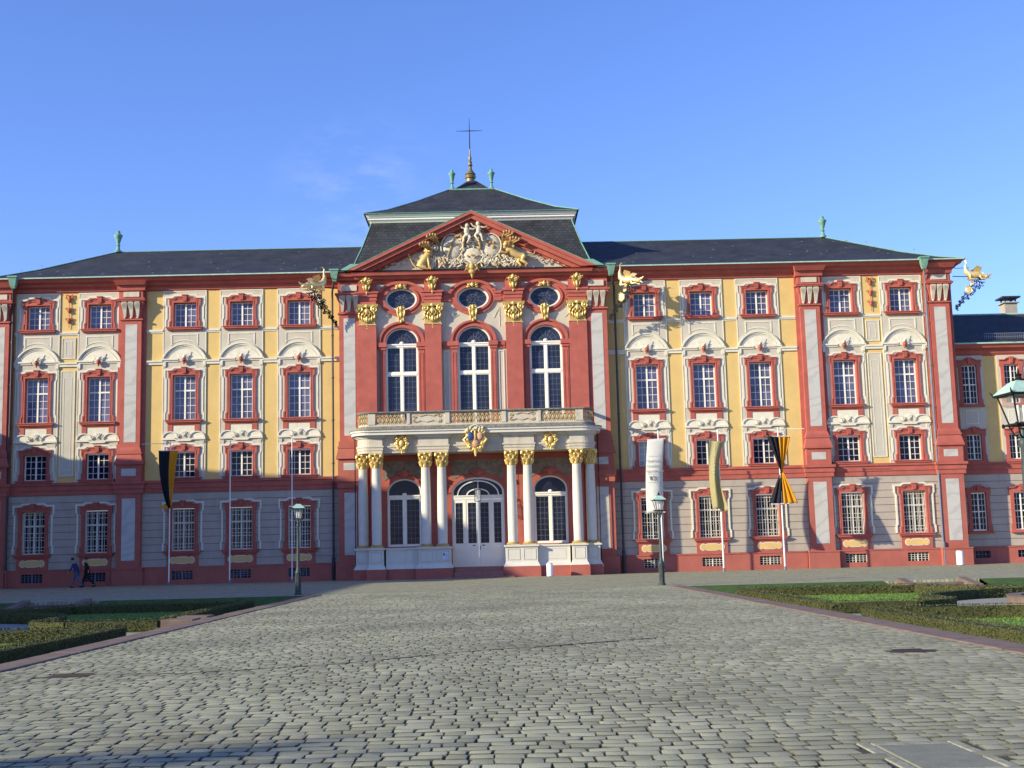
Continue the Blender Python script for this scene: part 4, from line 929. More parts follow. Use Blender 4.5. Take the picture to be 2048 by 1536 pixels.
# gold: palm fronds, ribbons, crown, trumpets
for bx, bz_, sx in ((-2.45, 22.4, -1), (-2.0, 22.9, -1), (2.4, 22.6, 1), (2.0, 23.0, 1)):
    for k in range(4):
        a = pi/2+sx*(-.1-.28*k) if sx > 0 else pi/2+(.1+.28*k); L = .50+.07*k
        gl.tube([(bx, yr-.25, bz_), (bx+.6*L*cos(a), yr-.80, bz_+.6*L*sin(a)), (bx+L*cos(a)+sx*.1, yr-.86, bz_+L*sin(a)-.05)], [.04, .06, .04], 6)
        gl.ell((bx+L*cos(a)+sx*.08, yr-.86, bz_+L*sin(a)), (.09, .08, .11), 7, 5)
gl.tube([(-.95, yr-.2, 23.4), (-.6, yr-.3, 23.5), (-.42, yr-.3, 23.2), (-.42, yr-.25, 22.7)], [.09, .11, .10, .05], 8)
gl.tube([(.62, yr-.2, 23.3), (.58, yr-.3, 22.95), (.62, yr-.25, 22.6)], [.12, .10, .05], 8)
gl.tube([(-1.55, yr-.22, 22.75), (-1.15, yr-.24, 22.8), (-.75, yr-.22, 22.95)], .05, 6); gl.tube([(-1.45, yr-.22, 22.1), (-1.15, yr-.26, 22.9), (-1.05, yr-.2, 23.3)], .06, 6)
for k in range(7): gl.ell((1.28+rr.uniform(-.25, .25), yr-.24, 22.8+rr.uniform(-.35, .35)), (.10, .06, .12), 7, 5, rr.uniform(-1, 1))
for k in range(5): gl.ell((.12+rr.uniform(-.35, .35), yr-.24, 22.15+rr.uniform(-.12, .18)), (.12, .06, .06), 7, 5, rr.uniform(-1, 1))
gl.tube([(.12-.42, yr-.2, 24.45), (.12-.3, yr-.22, 24.72), (.12, yr-.22, 24.82), (.12+.3, yr-.22, 24.72), (.12+.42, yr-.2, 24.45)], .06, 7); gl.tube([(-.32, yr-.22, 24.42), (.56, yr-.22, 24.42)], .05, 6)
gl.tube([(-.75, yr-.2, 23.9), (-.95, yr-.24, 24.25), (-1.05, yr-.2, 24.55)], [.03, .05, .09], 7); gl.tube([(1.0, yr-.2, 24.0), (1.35, yr-.22, 24.1), (1.7, yr-.2, 24.2)], [.03, .04, .08], 7)
grow(gl)
gl.build('gilded_relief', 'oldgold', ped, smooth=60)
def lion(sx, x, z):
    l = MB(); y = yr-.22
    f = lambda a, b, c=0: (x+sx*a, y+c, z+b)
    if sx < 0:                                            # sitting lion
        l.tube([f(.55, .15), f(.40, .45), f(.15, .80), f(.0, 1.05)], [.26, .27, .24, .2], 10); l.ell(f(-.02, 1.18, -.08), (.24, .22, .27)); l.ell(f(-.02, 1.18, -.22), (.14, .14, .16)); l.ell(f(-.08, 1.10, -.32), (.08, .09, .08))
        for dy in (-.1, .12): l.tube([f(.05, .8, dy), f(-.02, .4, dy-.05), f(-.04, .05, dy-.08), f(-.16, .02, dy-.1)], [.11, .08, .06, .06], 8)
        l.tube([f(.5, .2, -.12), f(.2, .12, -.2), f(.15, .03, -.2), f(.0, .02, -.2)], [.17, .13, .08, .06], 8); l.tube([f(.75, .12), f(1.0, .4), f(1.15, .75), f(1.25, 1.0)], [.05, .04, .035, .07], 7)
        for k in range(12): l.ell(f(rr.uniform(-.2, .2), rr.uniform(.75, 1.3), rr.uniform(-.15, .1)), (.1, .1, .13), 7, 5, rr.uniform(-1, 1))
    else:                                                 # lion rearing back on its haunches
        l.tube([f(.0, 1.0), f(.25, .72), f(.6, .52), f(.95, .42)], [.22, .26, .22, .24], 10); l.ell(f(-.08, 1.2, -.1), (.22, .22, .25)); l.ell(f(-.12, 1.18, -.24), (.13, .14, .15)); l.ell(f(-.18, 1.1, -.33), (.08, .09, .08))
        for dy in (-.12, .1): l.tube([f(.1, .8, dy), f(-.2, .62, dy-.1), f(-.45, .75, dy-.12)], [.11, .08, .07], 8)
        l.tube([f(1.0, .42, -.1), f(.85, .15, -.2), f(1.2, -.08, -.15), f(1.05, -.2, -.2)], [.2, .14, .08, .07], 8); l.tube([f(.8, .4, .1), f(.6, .1, 0), f(.8, -.15, 0), f(.65, -.22, 0)], [.16, .12, .08, .07], 8)
        l.tube([f(1.15, .45), f(1.6, .55), f(1.75, .85), f(1.68, 1.05)], [.05, .04, .035, .08], 7)
        for k in range(12): l.ell(f(rr.uniform(-.22, .2), rr.uniform(.75, 1.32), rr.uniform(-.15, .1)), (.1, .1, .13), 7, 5, rr.uniform(-1, 1))
    grow(l)
    o = l.build('gilded_lion', 'lion', ped, smooth=60)
lion(-1, -2.62, 21.33); lion(1, 2.35, 21.62)
g = MB()
for s in (-1, 1):
    g.spiral(XC+s*.28, YF-1.02, 21.55, .2, 1.4, pi/2, .06, s); g.tube([(XC+s*.1, YF-1.0, 21.2), (XC+s*.4, YF-1.05, 21.35), (XC+s*.5, YF-1, 21.2)], [.08, .07, .03], 6)
g.ell((XC, YF-1.05, 21.5), (.2, .15, .28)); g.ell((XC, YF-1.0, 21.15), (.25, .15, .2)); g.lathe([(.02, -.3), (.1, -.1), (.14, .1)], (XC, YF-.95, 20.95), 8)
g.build('gilded_mask', 'dullgold', ped, smooth=60)

# ---- pavilion roof
m_ = MB(); Y0 = 8.0
def rg4(mb, hx, hy, z): return ring(mb, XC-hx, XC+hx, Y0-hy, Y0+hy, z)
L1 = [(8.95, 7.95, 21.50), (8.5, 7.75, 22.1), (7.9, 7.25, 23.6), (7.25, 6.6, 25.62)]
os_ = [rg4(m_, *q) for q in L1]
for a, b in zip(os_, os_[1:]):
    for j in range(4): m_.f.append((a+j, a+(j+1) % 4, b+(j+1) % 4, b+j))
m_.f.append(tuple(os_[-1]+j for j in range(4)))
pr = m_.build('pavilion_roof', 'slate', P)
m_ = MB(); m_.frus(XC-7.3, XC+7.3, Y0-6.65, Y0+6.65, 25.55, XC-7.45, XC+7.45, Y0-6.8, Y0+6.8, 25.75); m_.box(XC-7.5, XC+7.5, Y0-6.85, Y0+6.85, 25.75, 25.88); m_.frus(XC-7.58, XC+7.58, Y0-6.93, Y0+6.93, 25.90, XC-7.66, XC+7.66, Y0-7.02, Y0+7.02, 26.12)
m_.build('roof_cornice', 'white', pr)
m_ = MB(); L2 = [(7.8, 7.15, 26.14), (6.2, 5.7, 26.78), (4.1, 3.8, 27.95), (1.72, 1.6, 29.45)]
os_ = [rg4(m_, *q) for q in L2]
for a, b in zip(os_, os_[1:]):
    for j in range(4): m_.f.append((a+j, a+(j+1) % 4, b+(j+1) % 4, b+j))
m_.f.append(tuple(os_[0]+j for j in (3, 2, 1, 0))); m_.f.append(tuple(os_[-1]+j for j in range(4)))
q = MB(); q.v = m_.v; q.f = m_.f; q.build('upper_roof', 'slate', pr)
m_ = MB()
for L in (L1, L2):
    for sx in (-1, 1): m_.tube([(XC+sx*a[0], Y0-a[1], a[2]+.02) for a in L], .045, 6)
m_.box(XC-7.82, XC+7.82, Y0-7.18, Y0-7.1, 26.12, 26.155).box(XC-1.8, XC+1.8, Y0-1.7, Y0+1.7, 29.40, 29.50)
for s_ in (-1, 1): m_.frus(XC+s_*8.6-.7, XC+s_*8.6+.7, -1.3, 0, 21.5, XC+s_*8.3-.3, XC+s_*8.3+.3, -.6, .2, 22.1)
m_.build('copper_edge', 'copper', pr)
m_ = MB(); m_.frus(XC-1.42, XC+1.42, Y0-1.42, Y0+1.42, 29.5, XC-.34, XC+.34, Y0-.34, Y0+.34, 30.5); m_.build('roof_peak', 'slate', pr)
XF = XC-.12
f = MB(); f.lathe([(.34, 30.4), (.34, 30.75), (.42, 30.8), (.46, 30.95), (.36, 31.05), (.44, 31.12), (.30, 31.3), (.16, 31.5), (.12, 31.75), (.2, 31.85), (.14, 31.98), (.17, 32.1), (.09, 32.25), (.14, 32.4), (.06, 32.7), (.045, 33.2)], (XF, Y0, 0), 14).build('finial', 'bronze', pr, smooth=40)
f = MB(); f.tube([(XF, Y0, 33.0), (XF, Y0, 34.6), (XF, Y0, 35.75)], [.05, .035, .015], 6); f.tube([(XF-1.02, Y0, 34.68), (XF, Y0, 34.68), (XF+1.02, Y0, 34.68)], [.015, .035, .015], 6); f.build('cross', 'iron', pr)
for s in (-1, 1):
    u = MB(); u.lathe([(.24, 0), (.2, .1), (.1, .2), (.09, .45), (.15, .5), (.09, .58), (.13, .7), (.22, 1.15), (.28, 1.22), (.28, 1.28), (.14, 1.36), (.11, 1.5), (.03, 1.62)], (XC+s*1.52, Y0-1.45, 29.5), 12); u.build('urn_finial', 'copper', pr, smooth=40)

# ============================================================ PORTICO
PO = XC+.05
def plan(d=0, ress=True, yf=-3.25, yr_=-3.50, hw=8.05):
    half = [(0, yf)]
    if ress: half += [(1.85, yf), (1.85, yr_), (3.90, yr_), (3.90, yf), (6.28, yf), (6.28, yr_), (7.15, yr_)]
    else: half += [(7.15, yr_)]
    x0, y0 = 7.15, yr_; rx, ry = hw-7.15, 1.1
    half += [(x0+rx*sin(t*pi/16), y0+ry-ry*cos(t*pi/16)) for t in range(1, 9)]+[(hw, YF)]
    pts = [(PO-x, y) for x, y in half[::-1]][:-1]+[(PO+x, y) for x, y in half[1:]]
    # offset outward but keep on the wall
    q = offset(pts, d) if d else pts
    return [(x, min(y, YF+.02)) for x, y in q]
def portico(name, m, bands, **k):
    mb = MB()
    for d, z0, z1 in bands: mb.prism(plan(d, **k), z0, z1)
    return mb.build(name, m, P)
por = portico('portico_entablature', 'stone', [(0, 8.42, 8.60), (.04, 8.60, 8.80), (.09, 8.80, 8.90), (.0, 8.90, 9.42)])
mb = MB()
for d, z0, z1 in ((.10, 9.42, 9.50), (.20, 9.50, 9.60)): mb.prism(plan(d), z0, z1)
mb.build('cornice', 'stone_w', por)
mb = MB(); mb.prism(plan(.42, ress=False), 9.60, 9.80); mb.prism(plan(.50, ress=False), 9.80, 9.92); mb.build('cornice', 'stone_w', por)
mb = MB(); mb.prism(plan(.54, ress=False), 9.92, 9.98); mb.prism(plan(.1, ress=False), 9.98, 10.20); mb.build('weathered_ledge', 'weathered', por)
# balustrade
def rail(d, z0, z1):
    out = plan(d-.12, ress=False); inn = plan(d-.38, ress=False)
    return out+inn[::-1]
bal = MB(); bal.prism(rail(.05, 0, 0), 10.20, 10.34); br_ = bal.build('balustrade', 'stone', P)
mb = MB(); mb.prism(rail(.10, 0, 0), 11.06, 11.12); mb.prism(rail(.16, 0, 0), 11.12, 11.2); mb.build('handrail', 'weathered', br_)
path = plan(-.17, ress=False)
def yat(x):
    for (a, b), (c, d) in zip(path, path[1:]):
        if a != c and min(a, c) <= PO+x <= max(a, c): return b+(d-b)*(PO+x-a)/(c-a)
    return path[len(path)//2][1]
yb = yat(0)
solid = [(-4.55, -2.0), (2.0, 4.25)]; piers = [(-7.25, -6.75), (6.75, 7.25), (-4.62, -4.42), (-2.05, -1.75), (1.75, 2.05), (4.2, 4.4)]
for a, b in solid: MB().box(PO+a, PO+b, yb-.06, yb+.06, 10.34, 11.06).build('parapet_panel', 'stone', br_)
for a, b in piers: MB().box(PO+a, PO+b, yb-.14, yb+.14, 10.34, 11.06).build('parapet_pier', 'stone', br_)
orn = MB()
for a, b in solid:
    x = (a+b)/2+PO; w = (b-a)/2-.15
    for s in (-1, 1):
        orn.spiral(x+s*w*.75, yb-.09, 10.85, .14, 1.2, 0, .022, s, rise=.02); orn.spiral(x+s*w*.75, yb-.09, 10.52, .13, 1.2, 1, .022, -s, rise=.02)
        orn.tube([(x, yb-.09, 10.45), (x+s*w*.4, yb-.1, 10.56), (x+s*w*.7, yb-.09, 10.42)], .022, 5); orn.tube([(x, yb-.09, 10.95), (x+s*w*.4, yb-.1, 10.86), (x+s*w*.7, yb-.09, 10.98)], .022, 5)
orn.build('gilded_scrollwork', 'dullgold', br_, smooth=60)
def baluster(x, y, open_=1):
    b = MB(); b.lathe([(.05, 0), (.05, .06), (.03, .1), (.065, .24), (.075, .32), (.04, .46), (.03, .52), (.055, .6), (.06, .72)], (0, 0, 0), 8)
    o = b.build('baluster', 'stone', br_, smooth=50, loc=(x, y, 10.34)); 
    g = MB(); g.tube([(.12*cos(t*pi/6), -.05, .36+.19*sin(t*pi/6)) for t in range(13)], .032, 5); g.tube([(-.12, -.04, .02), (-.06, -.05, .18)], .02, 5); g.tube([(.12, -.04, .02), (.06, -.05, .18)], .02, 5)
    g.tube([(-.13, -.04, .70), (-.06, -.05, .52)], .02, 5); g.tube([(.13, -.04, .70), (.06, -.05, .52)], .02, 5)
    g.build('gilded_ring', 'dullgold', o, smooth=60); return o
b0 = None
spots = [(x/100, yb) for x in range(-655, -470, 28)]+[(x/100, yb) for x in range(-155, 170, 29)]+[(x/100, yb) for x in range(466, 670, 28)]
for s in (-1, 1):
    for t in range(1, 6): a = t*pi/11; spots.append((s*(7.15+(8.05-.17-7.15)*sin(a)), -3.5+1.1-(1.1-.17)*cos(a)))
for i, (x, y) in enumerate(spots):
    if b0 is None: b0 = baluster(PO+x, y)
    else: dup(b0, br_, (PO+x, y, 10.34))
MB().box(PO-6.75, PO-4.6, yb+.0, yb+.05, 10.34, 10.62).build('parapet_panel', 'stone', br_); MB().box(PO+4.4, PO+6.75, yb, yb+.05, 10.34, 10.62).build('parapet_panel', 'stone', br_)
# door wall
YD = -1.35
WL, WR = PO-5.0, PO+5.0; DX = PO+.03
holes = [archpoly(WL, 1.17, 2.18, 5.85, .95), archpoly(WR, 1.17, 2.18, 5.85, .95), archpoly(DX, 1.80, .72, 5.75, 1.05)]
MB().plate(rect(PO-7.3, PO+7.3, -.1, 8.40), holes, YD, YD+.35).build('entrance_wall', 'red', P)
MB().box(PO-7.3, PO-6.9, YD+.36, YF, -.1, 8.4).box(PO+6.9, PO+7.3, YD+.36, YF, -.1, 8.4).build('entrance_wall', 'red', P)
mb = MB()
for c, hw in ((WL, 1.45), (WR, 1.45), (DX, 1.75)): MB().plate([(c-hw, 6.75 if hw < 1.6 else 6.75), (c-hw, 8.0), (c+hw, 8.0), (c+hw, 6.75)]+arc(c, 6.35, hw, .75, .5, pi-.5, 12), [], YD-.03, YD).build('tympanum_panel', 'brownpanel', P)
mb = MB()
for c, hw, rz, zs in ((WL, 1.17, .95, 5.85), (WR, 1.17, .95, 5.85), (DX, 1.8, 1.05, 5.75)):
    mb.plate(arc(c, zs, hw+.22, rz+.22, 0, pi, 20)+arc(c, zs, hw, rz, pi, 0, 20), [], YD-.10, YD); mb.ell((c, YD-.15, zs+rz+.3), (.3, .1, .3)); mb.ell((c-.35, YD-.1, zs+rz+.35), (.2, .08, .14)); mb.ell((c+.35, YD-.1, zs+rz+.35), (.2, .08, .14))
mb.build('arch_surround', 'red', P, smooth=40)
for c in (WL, WR):
    arch_window(c, YD+.10, 2.18, 5.85, 1.17, .95, 5.55, None, 'darkglass', False)
# doors
f = MB(); c = DX; y = YD+.10
f.plate(archpoly(c, 1.80, .72, 5.75, 1.05, 24), [archpoly(c, 1.66, .72, 5.75, .91, 24)], y, y+.14)
f.box(c-1.66, c+1.66, y-.05, y+.12, 5.28, 5.48).box(c-1.66, c+1.66, y-.1, y+.1, 5.48, 5.56)
f.plate(arc(c, 5.56, 1.45, 1.02, 0, pi, 20)+arc(c, 5.56, 1.36, .93, pi, 0, 20), [], y, y+.1); f.plate(arc(c, 5.56, .80, .46, 0, pi, 16)+arc(c, 5.56, .72, .38, pi, 0, 16), [], y, y+.1)
f.box(c-.04, c+.04, y-.01, y+.1, 5.56, 6.64)
for sgn in (-1, 1): f.box(c+sgn*.90-.06, c+sgn*.90+.06, y-.02, y+.12, .72, 5.28)
dr = f.build('entrance_door_frame', 'white', P, smooth=35)
MB().plate(archpoly(c, 1.75, 5.4, 5.75, 1.0, 24), [], y+.07, y+.08).build('fanlight_pane', 'darkglass', dr)
for x0, x1 in ((c-1.66, c-.96), (c-.84, c-.01), (c+.01, c+.84), (c+.96, c+1.66)):
    l = MB(); ln = .13 if abs((x0+x1)/2-c) < 1 else .1
    l.plate(rect(x0, x1, .72, 5.26), [rect(x0+ln, x1-ln, 2.30, 5.05)], y+.0, y+.09); l.plate(rect(x0+ln, x1-ln, .95, 1.95), [rect(x0+ln+.05, x1-ln-.05, 1.0, 1.9)], y-.03, y)
    d_ = l.build('door_leaf', 'white', dr)
    d_['label'] = 'white door leaf with tall glass panel'
    MB().box(x0+ln-.02, x1-ln+.02, y+.05, y+.06, 2.28, 5.07).build('pane', 'darkglass', dr)
    gr_ = MB()
    for k in range(1, 8): z = 2.3+k*.344; gr_.box(x0+ln, x1-ln, y+.03, y+.045, z-.008, z+.008)
    gr_.box((x0+x1)/2-.008, (x0+x1)/2+.008, y+.025, y+.04, 2.3, 5.05); gr_.build('leading', 'zinc', dr)
h = MB(); h.tube([(c+.1, y-.03, 2.1), (c+.1, y-.1, 2.1), (c+.1, y-.1, 1.85)], .02, 6); h.box(c+.22, c+.42, y-.015, y, 2.12, 2.18); h.box(c-.42, c-.24, y-.015, y, 2.12, 2.18); h.build('door_handle', 'iron', dr)
# pedestal walls
def ped_block(x0, x1, yf, curve=0):
    w = MB(); w.box(x0, x1, yf, YD, 1.0, 1.98); w.frus(x0-.14, x1+.14, yf-.14, YD, .70, x0, x1, yf, YD, 1.0); w.box(x0-.10, x1+.10, yf-.1, YD, 1.98, 2.10)
    o = w.build('pedestal', 'stone_w', P)
    r_ = MB(); n = max(1, round((x1-x0)/1.0))
    for k in range(n):
        a = x0+(x1-x0)*k/n+.12; b = x0+(x1-x0)*(k+1)/n-.12; r_.plate(rect(a, b, 1.12, 1.86), [rect(a+.04, b-.04, 1.16, 1.82)], yf-.02, yf)
    r_.build('panel_frame', 'stone', o)
    MB().box(x0-.18, x1+.18, yf-.18, YD, -.1, .70).build('plinth', 'red_plinth', o)
for s in (-1, 1):
    a, b = sorted((PO+s*1.82, PO+s*3.95)); ped_block(a, b, -3.78)
    a, b = sorted((PO+s*3.98, PO+s*6.12)); w = MB(); w.box(a, b, -3.42, YD, 1.0, 1.98).box(a, b, -3.5, YD, 1.98, 2.09).frus(a, b, -3.55, YD, .7, a, b, -3.42, YD, 1.0)
    w.plate(rect(a+.3, b-.3, 1.15, 1.85), [rect(a+.34, b-.34, 1.19, 1.81)], -3.44, -3.42); o = w.build('parapet_wall', 'stone_w', P); MB().box(a, b, -3.60, YD, -.1, .7).build('plinth', 'red_plinth', o)
    a, b = sorted((PO+s*6.25, PO+s*7.2)); ped_block(a, b, -3.78)
    a, b = sorted((PO+s*7.22, PO+s*8.15)); ped_block(a, b, -3.05)
    a, b = sorted((PO+s*7.3, PO+s*8.2)); MB().box(a, b, YD+.01, YF, 0, 2.09).build('parapet_wall', 'stone_w', P)
# columns
def column(x, y):
    c = MB(); c.lathe([(.325, 2.30), (.335, 3.8), (.325, 5.4), (.29, 7.35), (.31, 7.40)], n=24); o = c.build('column', 'stone_w', P, smooth=40, loc=(x, y, 0))
    b = MB(); b.box(-.44, .44, -.44, .44, 2.09, 2.17); b.lathe([(.42, 2.17), (.44, 2.21), (.40, 2.25), (.37, 2.26), (.38, 2.29), (.33, 2.31)], n=24); b.build('base', 'dullgold', o, smooth=40)
    k = MB(); k.lathe([(.29, 7.38), (.33, 7.42), (.30, 7.46), (.30, 7.8), (.34, 8.1), (.42, 8.28)], n=16); k.box(-.44, .44, -.44, .44, 8.30, 8.41)
    for j in range(8):
        a = j*pi/4; ca, sa = cos(a), sin(a)
        k.tube([(.29*ca, .29*sa, 7.48), (.35*ca, .35*sa, 7.68), (.43*ca, .43*sa, 7.82), (.42*ca, .42*sa, 7.75)], [.09, .10, .07, .03], 6)
        a += pi/8; ca, sa = cos(a), sin(a)
        k.tube([(.30*ca, .30*sa, 7.7), (.38*ca, .38*sa, 7.95), (.47*ca, .47*sa, 8.08), (.46*ca, .46*sa, 8.0)], [.08, .09, .06, .03], 6)
    for j in range(4):
        a = pi/4+j*pi/2; ca, sa = cos(a), sin(a)
        for t in range(1): k.ell((.50*ca, .50*sa, 8.2), (.13, .13, .13), 8, 6)
        k.tube([(.3*ca, .3*sa, 7.9), (.45*ca, .45*sa, 8.2), (.58*ca, .58*sa, 8.28), (.6*ca, .6*sa, 8.12)], [.04, .05, .06, .04], 6)
        k.ell((.42*cos(a+pi/4), .42*sin(a+pi/4), 8.3), (.1, .1, .1), 8, 6)
    k.build('capital', 'gold', o, smooth=55); return o
c0 = None
for x, y in [(-6.72, -3.3), (-3.42, -3.3), (-2.34, -3.3), (2.34, -3.3), (3.42, -3.3), (6.72, -3.3), (-7.68, -2.62), (7.68, -2.62)]:
    if c0 is None: c0 = column(PO+x, y)
    else: dup(c0, P, (PO+x, y, 0))
# gilded cartouches on the entablature
def cart(X, y, z, s, big):
    g = MB()
    n = 14
    for k in range(n):
        a = 2*pi*k/n; g.ell((X+.34*s*cos(a), y-.1, z+.46*s*sin(a)), (.12*s, .12, .15*s), 7, 5, a)
    for t in (-1, 1):
        g.spiral(X+t*.32*s, y-.14, z+.38*s, .2*s, 1.3, pi/2, .06*s, t); g.spiral(X+t*.24*s, y-.14, z-.35*s, .18*s, 1.3, -pi/2, .055*s, -t); g.tube([(X+t*.3*s, y-.1, z+.2*s), (X+t*.52*s, y-.16, z), (X+t*.25*s, y-.12, z-.3*s)], [.06*s, .07*s, .04*s], 6)
    g.tube([(X, y-.1, z-.4*s), (X, y-.16, z-.75*s)], [.12*s, .04*s], 7)
    g.tube([(X, y-.2, z+.55*s), (X, y-.26, z), (X, y-.2, z-.1)], .07, 6) if big else g.ell((X, y-.16, z), (.2*s, .1, .28*s)); g.box(X-.3*s, X+.3*s, y-.05, y+.3, z-.3*s, z+.3*s); g.ell((X, y-.15, z+.55*s), (.16*s, .1, .14*s))
    o = g.build('gilded_cartouche', 'gold', por, smooth=60)
    if big:
        MB().ell((X-.32, y-.22, z+.22), (.22, .08, .28), 14, 8).build('blue_shield', 'blueshield', o, smooth=60); MB().ell((X+.32, y-.22, z+.20), (.2, .08, .26), 14, 8).ell((X+.02, y-.22, z-.28), (.22, .08, .26), 14, 8).build('rose_shield', 'pinkshield', o, smooth=60)
        c_ = MB(); c_.tube([(X-.36, y-.2, z+.62), (X-.3, y-.25, z+.85), (X, y-.28, z+.98), (X+.3, y-.25, z+.85), (X+.36, y-.2, z+.62)], .06, 6)
        for q in range(6): c_.ell((X-.5+.2*q, y-.22, z+.66+.1*(q % 2)), (.11, .1, .12), 7, 5)
        c_.build('crown', 'relief', o, smooth=60)
cart(PO-4.97, -3.42, 9.02, .92, 0); cart(PO+5.02, -3.42, 9.05, .92, 0)
cart(PO-.03, -3.85, 9.15, 1.5, 1)
# steps up to the door
m_ = MB()
m_.box(DX-2.35, DX+2.35, -4.75, -4.0, -.1, .10); m_.box(DX-1.62, DX+1.62, -4.35, -3.9, .10, .27).box(DX-1.62, DX+1.62, -4.0, YD, .0, .44).box(DX-1.62, DX+1.62, -3.62, YD, .44, .60).box(DX-1.62, DX+1.62, -3.3, YD, .6, .72)
m_.build('entrance_steps', 'tread', P, bevel=.012)
s_ = MB(); s_.box(PO-2.35, PO-1.98, -3.84, -3.80, 1.25, 1.75); sg = s_.build('opening_hours_sign', 'signw', P)
s_ = MB(); s_.box(PO-2.31, PO-2.2, -3.845, -3.84, 1.5, 1.70)
for k in range(5): s_.box(PO-2.16, PO-2.03-.03*(k % 2), -3.845, -3.84, 1.66-.08*k, 1.69-.08*k)
s_.build('sign_print', 'signtxt', sg)
for sx in (-1, 1): MB().tube([(PO+sx*8.35, YF-.75, 9.6), (PO+sx*8.35, YF-.75, .0)], .035, 6).build('thin_pipe', 'iron', P)

# ---- gilded dragon spouts on wrought iron brackets
def dragon(X, Y, Z, rz, sc=1.0, orb=0):
    """swims outwards along local +x; local z up"""
    root = None; l = MB()
    body = [(0, 0, 1.15), (-.06, 0, .8), (.0, 0, .45), (.25, 0, .22), (.65, 0, .12), (1.0, 0, .10), (1.35, 0, .02)]
    l.tube(body, [.03, .13, .22, .28, .27, .20, .15], 10)
    l.tube([(0, 0, 1.1), (-.03, 0, 1.35), (.1, 0, 1.5), (.22, 0, 1.46)], [.06, .045, .03, .01], 6)   # curled tail
    l.ell((1.5, 0, .0), (.24, .16, .17)); l.tube([(1.55, 0, .06), (1.78, 0, .10), (1.95, 0, .22)], [.10, .08, .03], 8); l.tube([(1.5, 0, -.08), (1.72, 0, -.12), (1.86, 0, -.26)], [.08, .06, .02], 8)
    for t in (-1, 1):
        l.tube([(1.38, t*.1, .12), (1.26, t*.16, .32)], [.05, .01], 5)
        l.tube([(1.0, t*.16, .0), (1.05, t*.24, -.22), (1.35, t*.22, -.2), (1.5, t*.22, -.28)], [.09, .07, .05, .02], 7)
        l.tube([(.2, t*.2, .15), (.18, t*.32, -.22), (.55, t*.28, -.2), (.7, t*.28, -.3)], [.13, .09, .06, .02], 7)
        l.add([(.55, t*.14, .3), (.95, t*.12, .26), (1.12, t*.5, .62), (.7, t*.62, .78), (.45, t*.4, .62)], [(0, 1, 2, 3, 4), (4, 3, 2, 1, 0)])
    for k in range(5): l.tube([(.1+.24*k, 0, .44-.06*k), (.04+.24*k, 0, .60-.06*k)], [.06, .01], 5)
    o = l.build('gilded_dragon', 'pgold', P, smooth=60, loc=(X, Y, Z)); o.rotation_euler = (0, 0, rz); o.scale = (sc,)*3
    i_ = MB(); ax = (-1.0, 0, -2.6)
    i_.tube([(-.9, 0, .75), (.2, 0, .75)], .028, 5); i_.tube([(-1.1, 0, .1), (.6, 0, .0)], .035, 5)
    A, B = Vector((-1.05, 0, -2.5)), Vector((1.05, 0, -.25)); rz_ = random.Random(9)
    for k in range(16):
        t = k/15; p_ = A.lerp(B, t); w_ = .12+.32*t
        n_ = Vector((-.73, 0, .68)) if k % 2 else Vector((.73, 0, -.68)); c_ = p_+n_*w_*.62
        i_.spiral(c_.x, 0, c_.z, w_*.55, 1.3, rz_.uniform(0, 6), .034, 1 if k % 2 else -1, n=18, rise=.0); i_.tube([tuple(p_), tuple((p_+c_)/2+Vector((.05, 0, .05))), tuple(c_)], .03, 5)
        if k % 3 == 0: i_.ell((c_.x+.1, 0, c_.z-.08), (.06, .03, .1), 6, 4, rz_.uniform(0, 3))
    for ph, am in ((0, .22), (pi, .22), (pi/2, .12)):
        i_.tube([tuple(A.lerp(B, t/24)+Vector((-.73, 0, .68))*am*(.35+t/24)*sin(ph+t*.85)) for t in range(25)], .026, 5)
    for k in range(26):
        t = rz_.uniform(.02, 1); c_ = A.lerp(B, t)+Vector((-.73, 0, .68))*rz_.uniform(-.34, .34)*(.4+t); i_.ell(tuple(c_), (.035, .02, .09), 5, 4, rz_.uniform(0, 3))
    i_.build('iron_bracket', 'iron', o)
    if orb:
        q = MB(); q.ell((.05, -.06, -1.05), (.24, .05, .28), 12, 8, .3); q.tube([(-.2, -.06, -.85), (.0, -.1, -.72), (.28, -.06, -.9), (.3, -.06, -1.2), (.05, -.08, -1.4), (-.2, -.06, -1.2)], .045, 6); q.ell((.36, -.06, -.62), (.16, .05, .09), 8, 6, .4); q.tube([(.22, -.06, -.62), (.3, -.06, -.46), (.38, -.06, -.54), (.46, -.06, -.42), (.5, -.06, -.56)], .035, 6); q.build('gilded_shield', 'pgold', o, smooth=60)
dragon(-10.25, -1.75, 20.15, pi+.65, 1.0, 1)
dragon(10.45, -1.75, 20.05, -.65, .95, 1)
dragon(34.75, -1.75, 19.95, -.12, .88, 1)

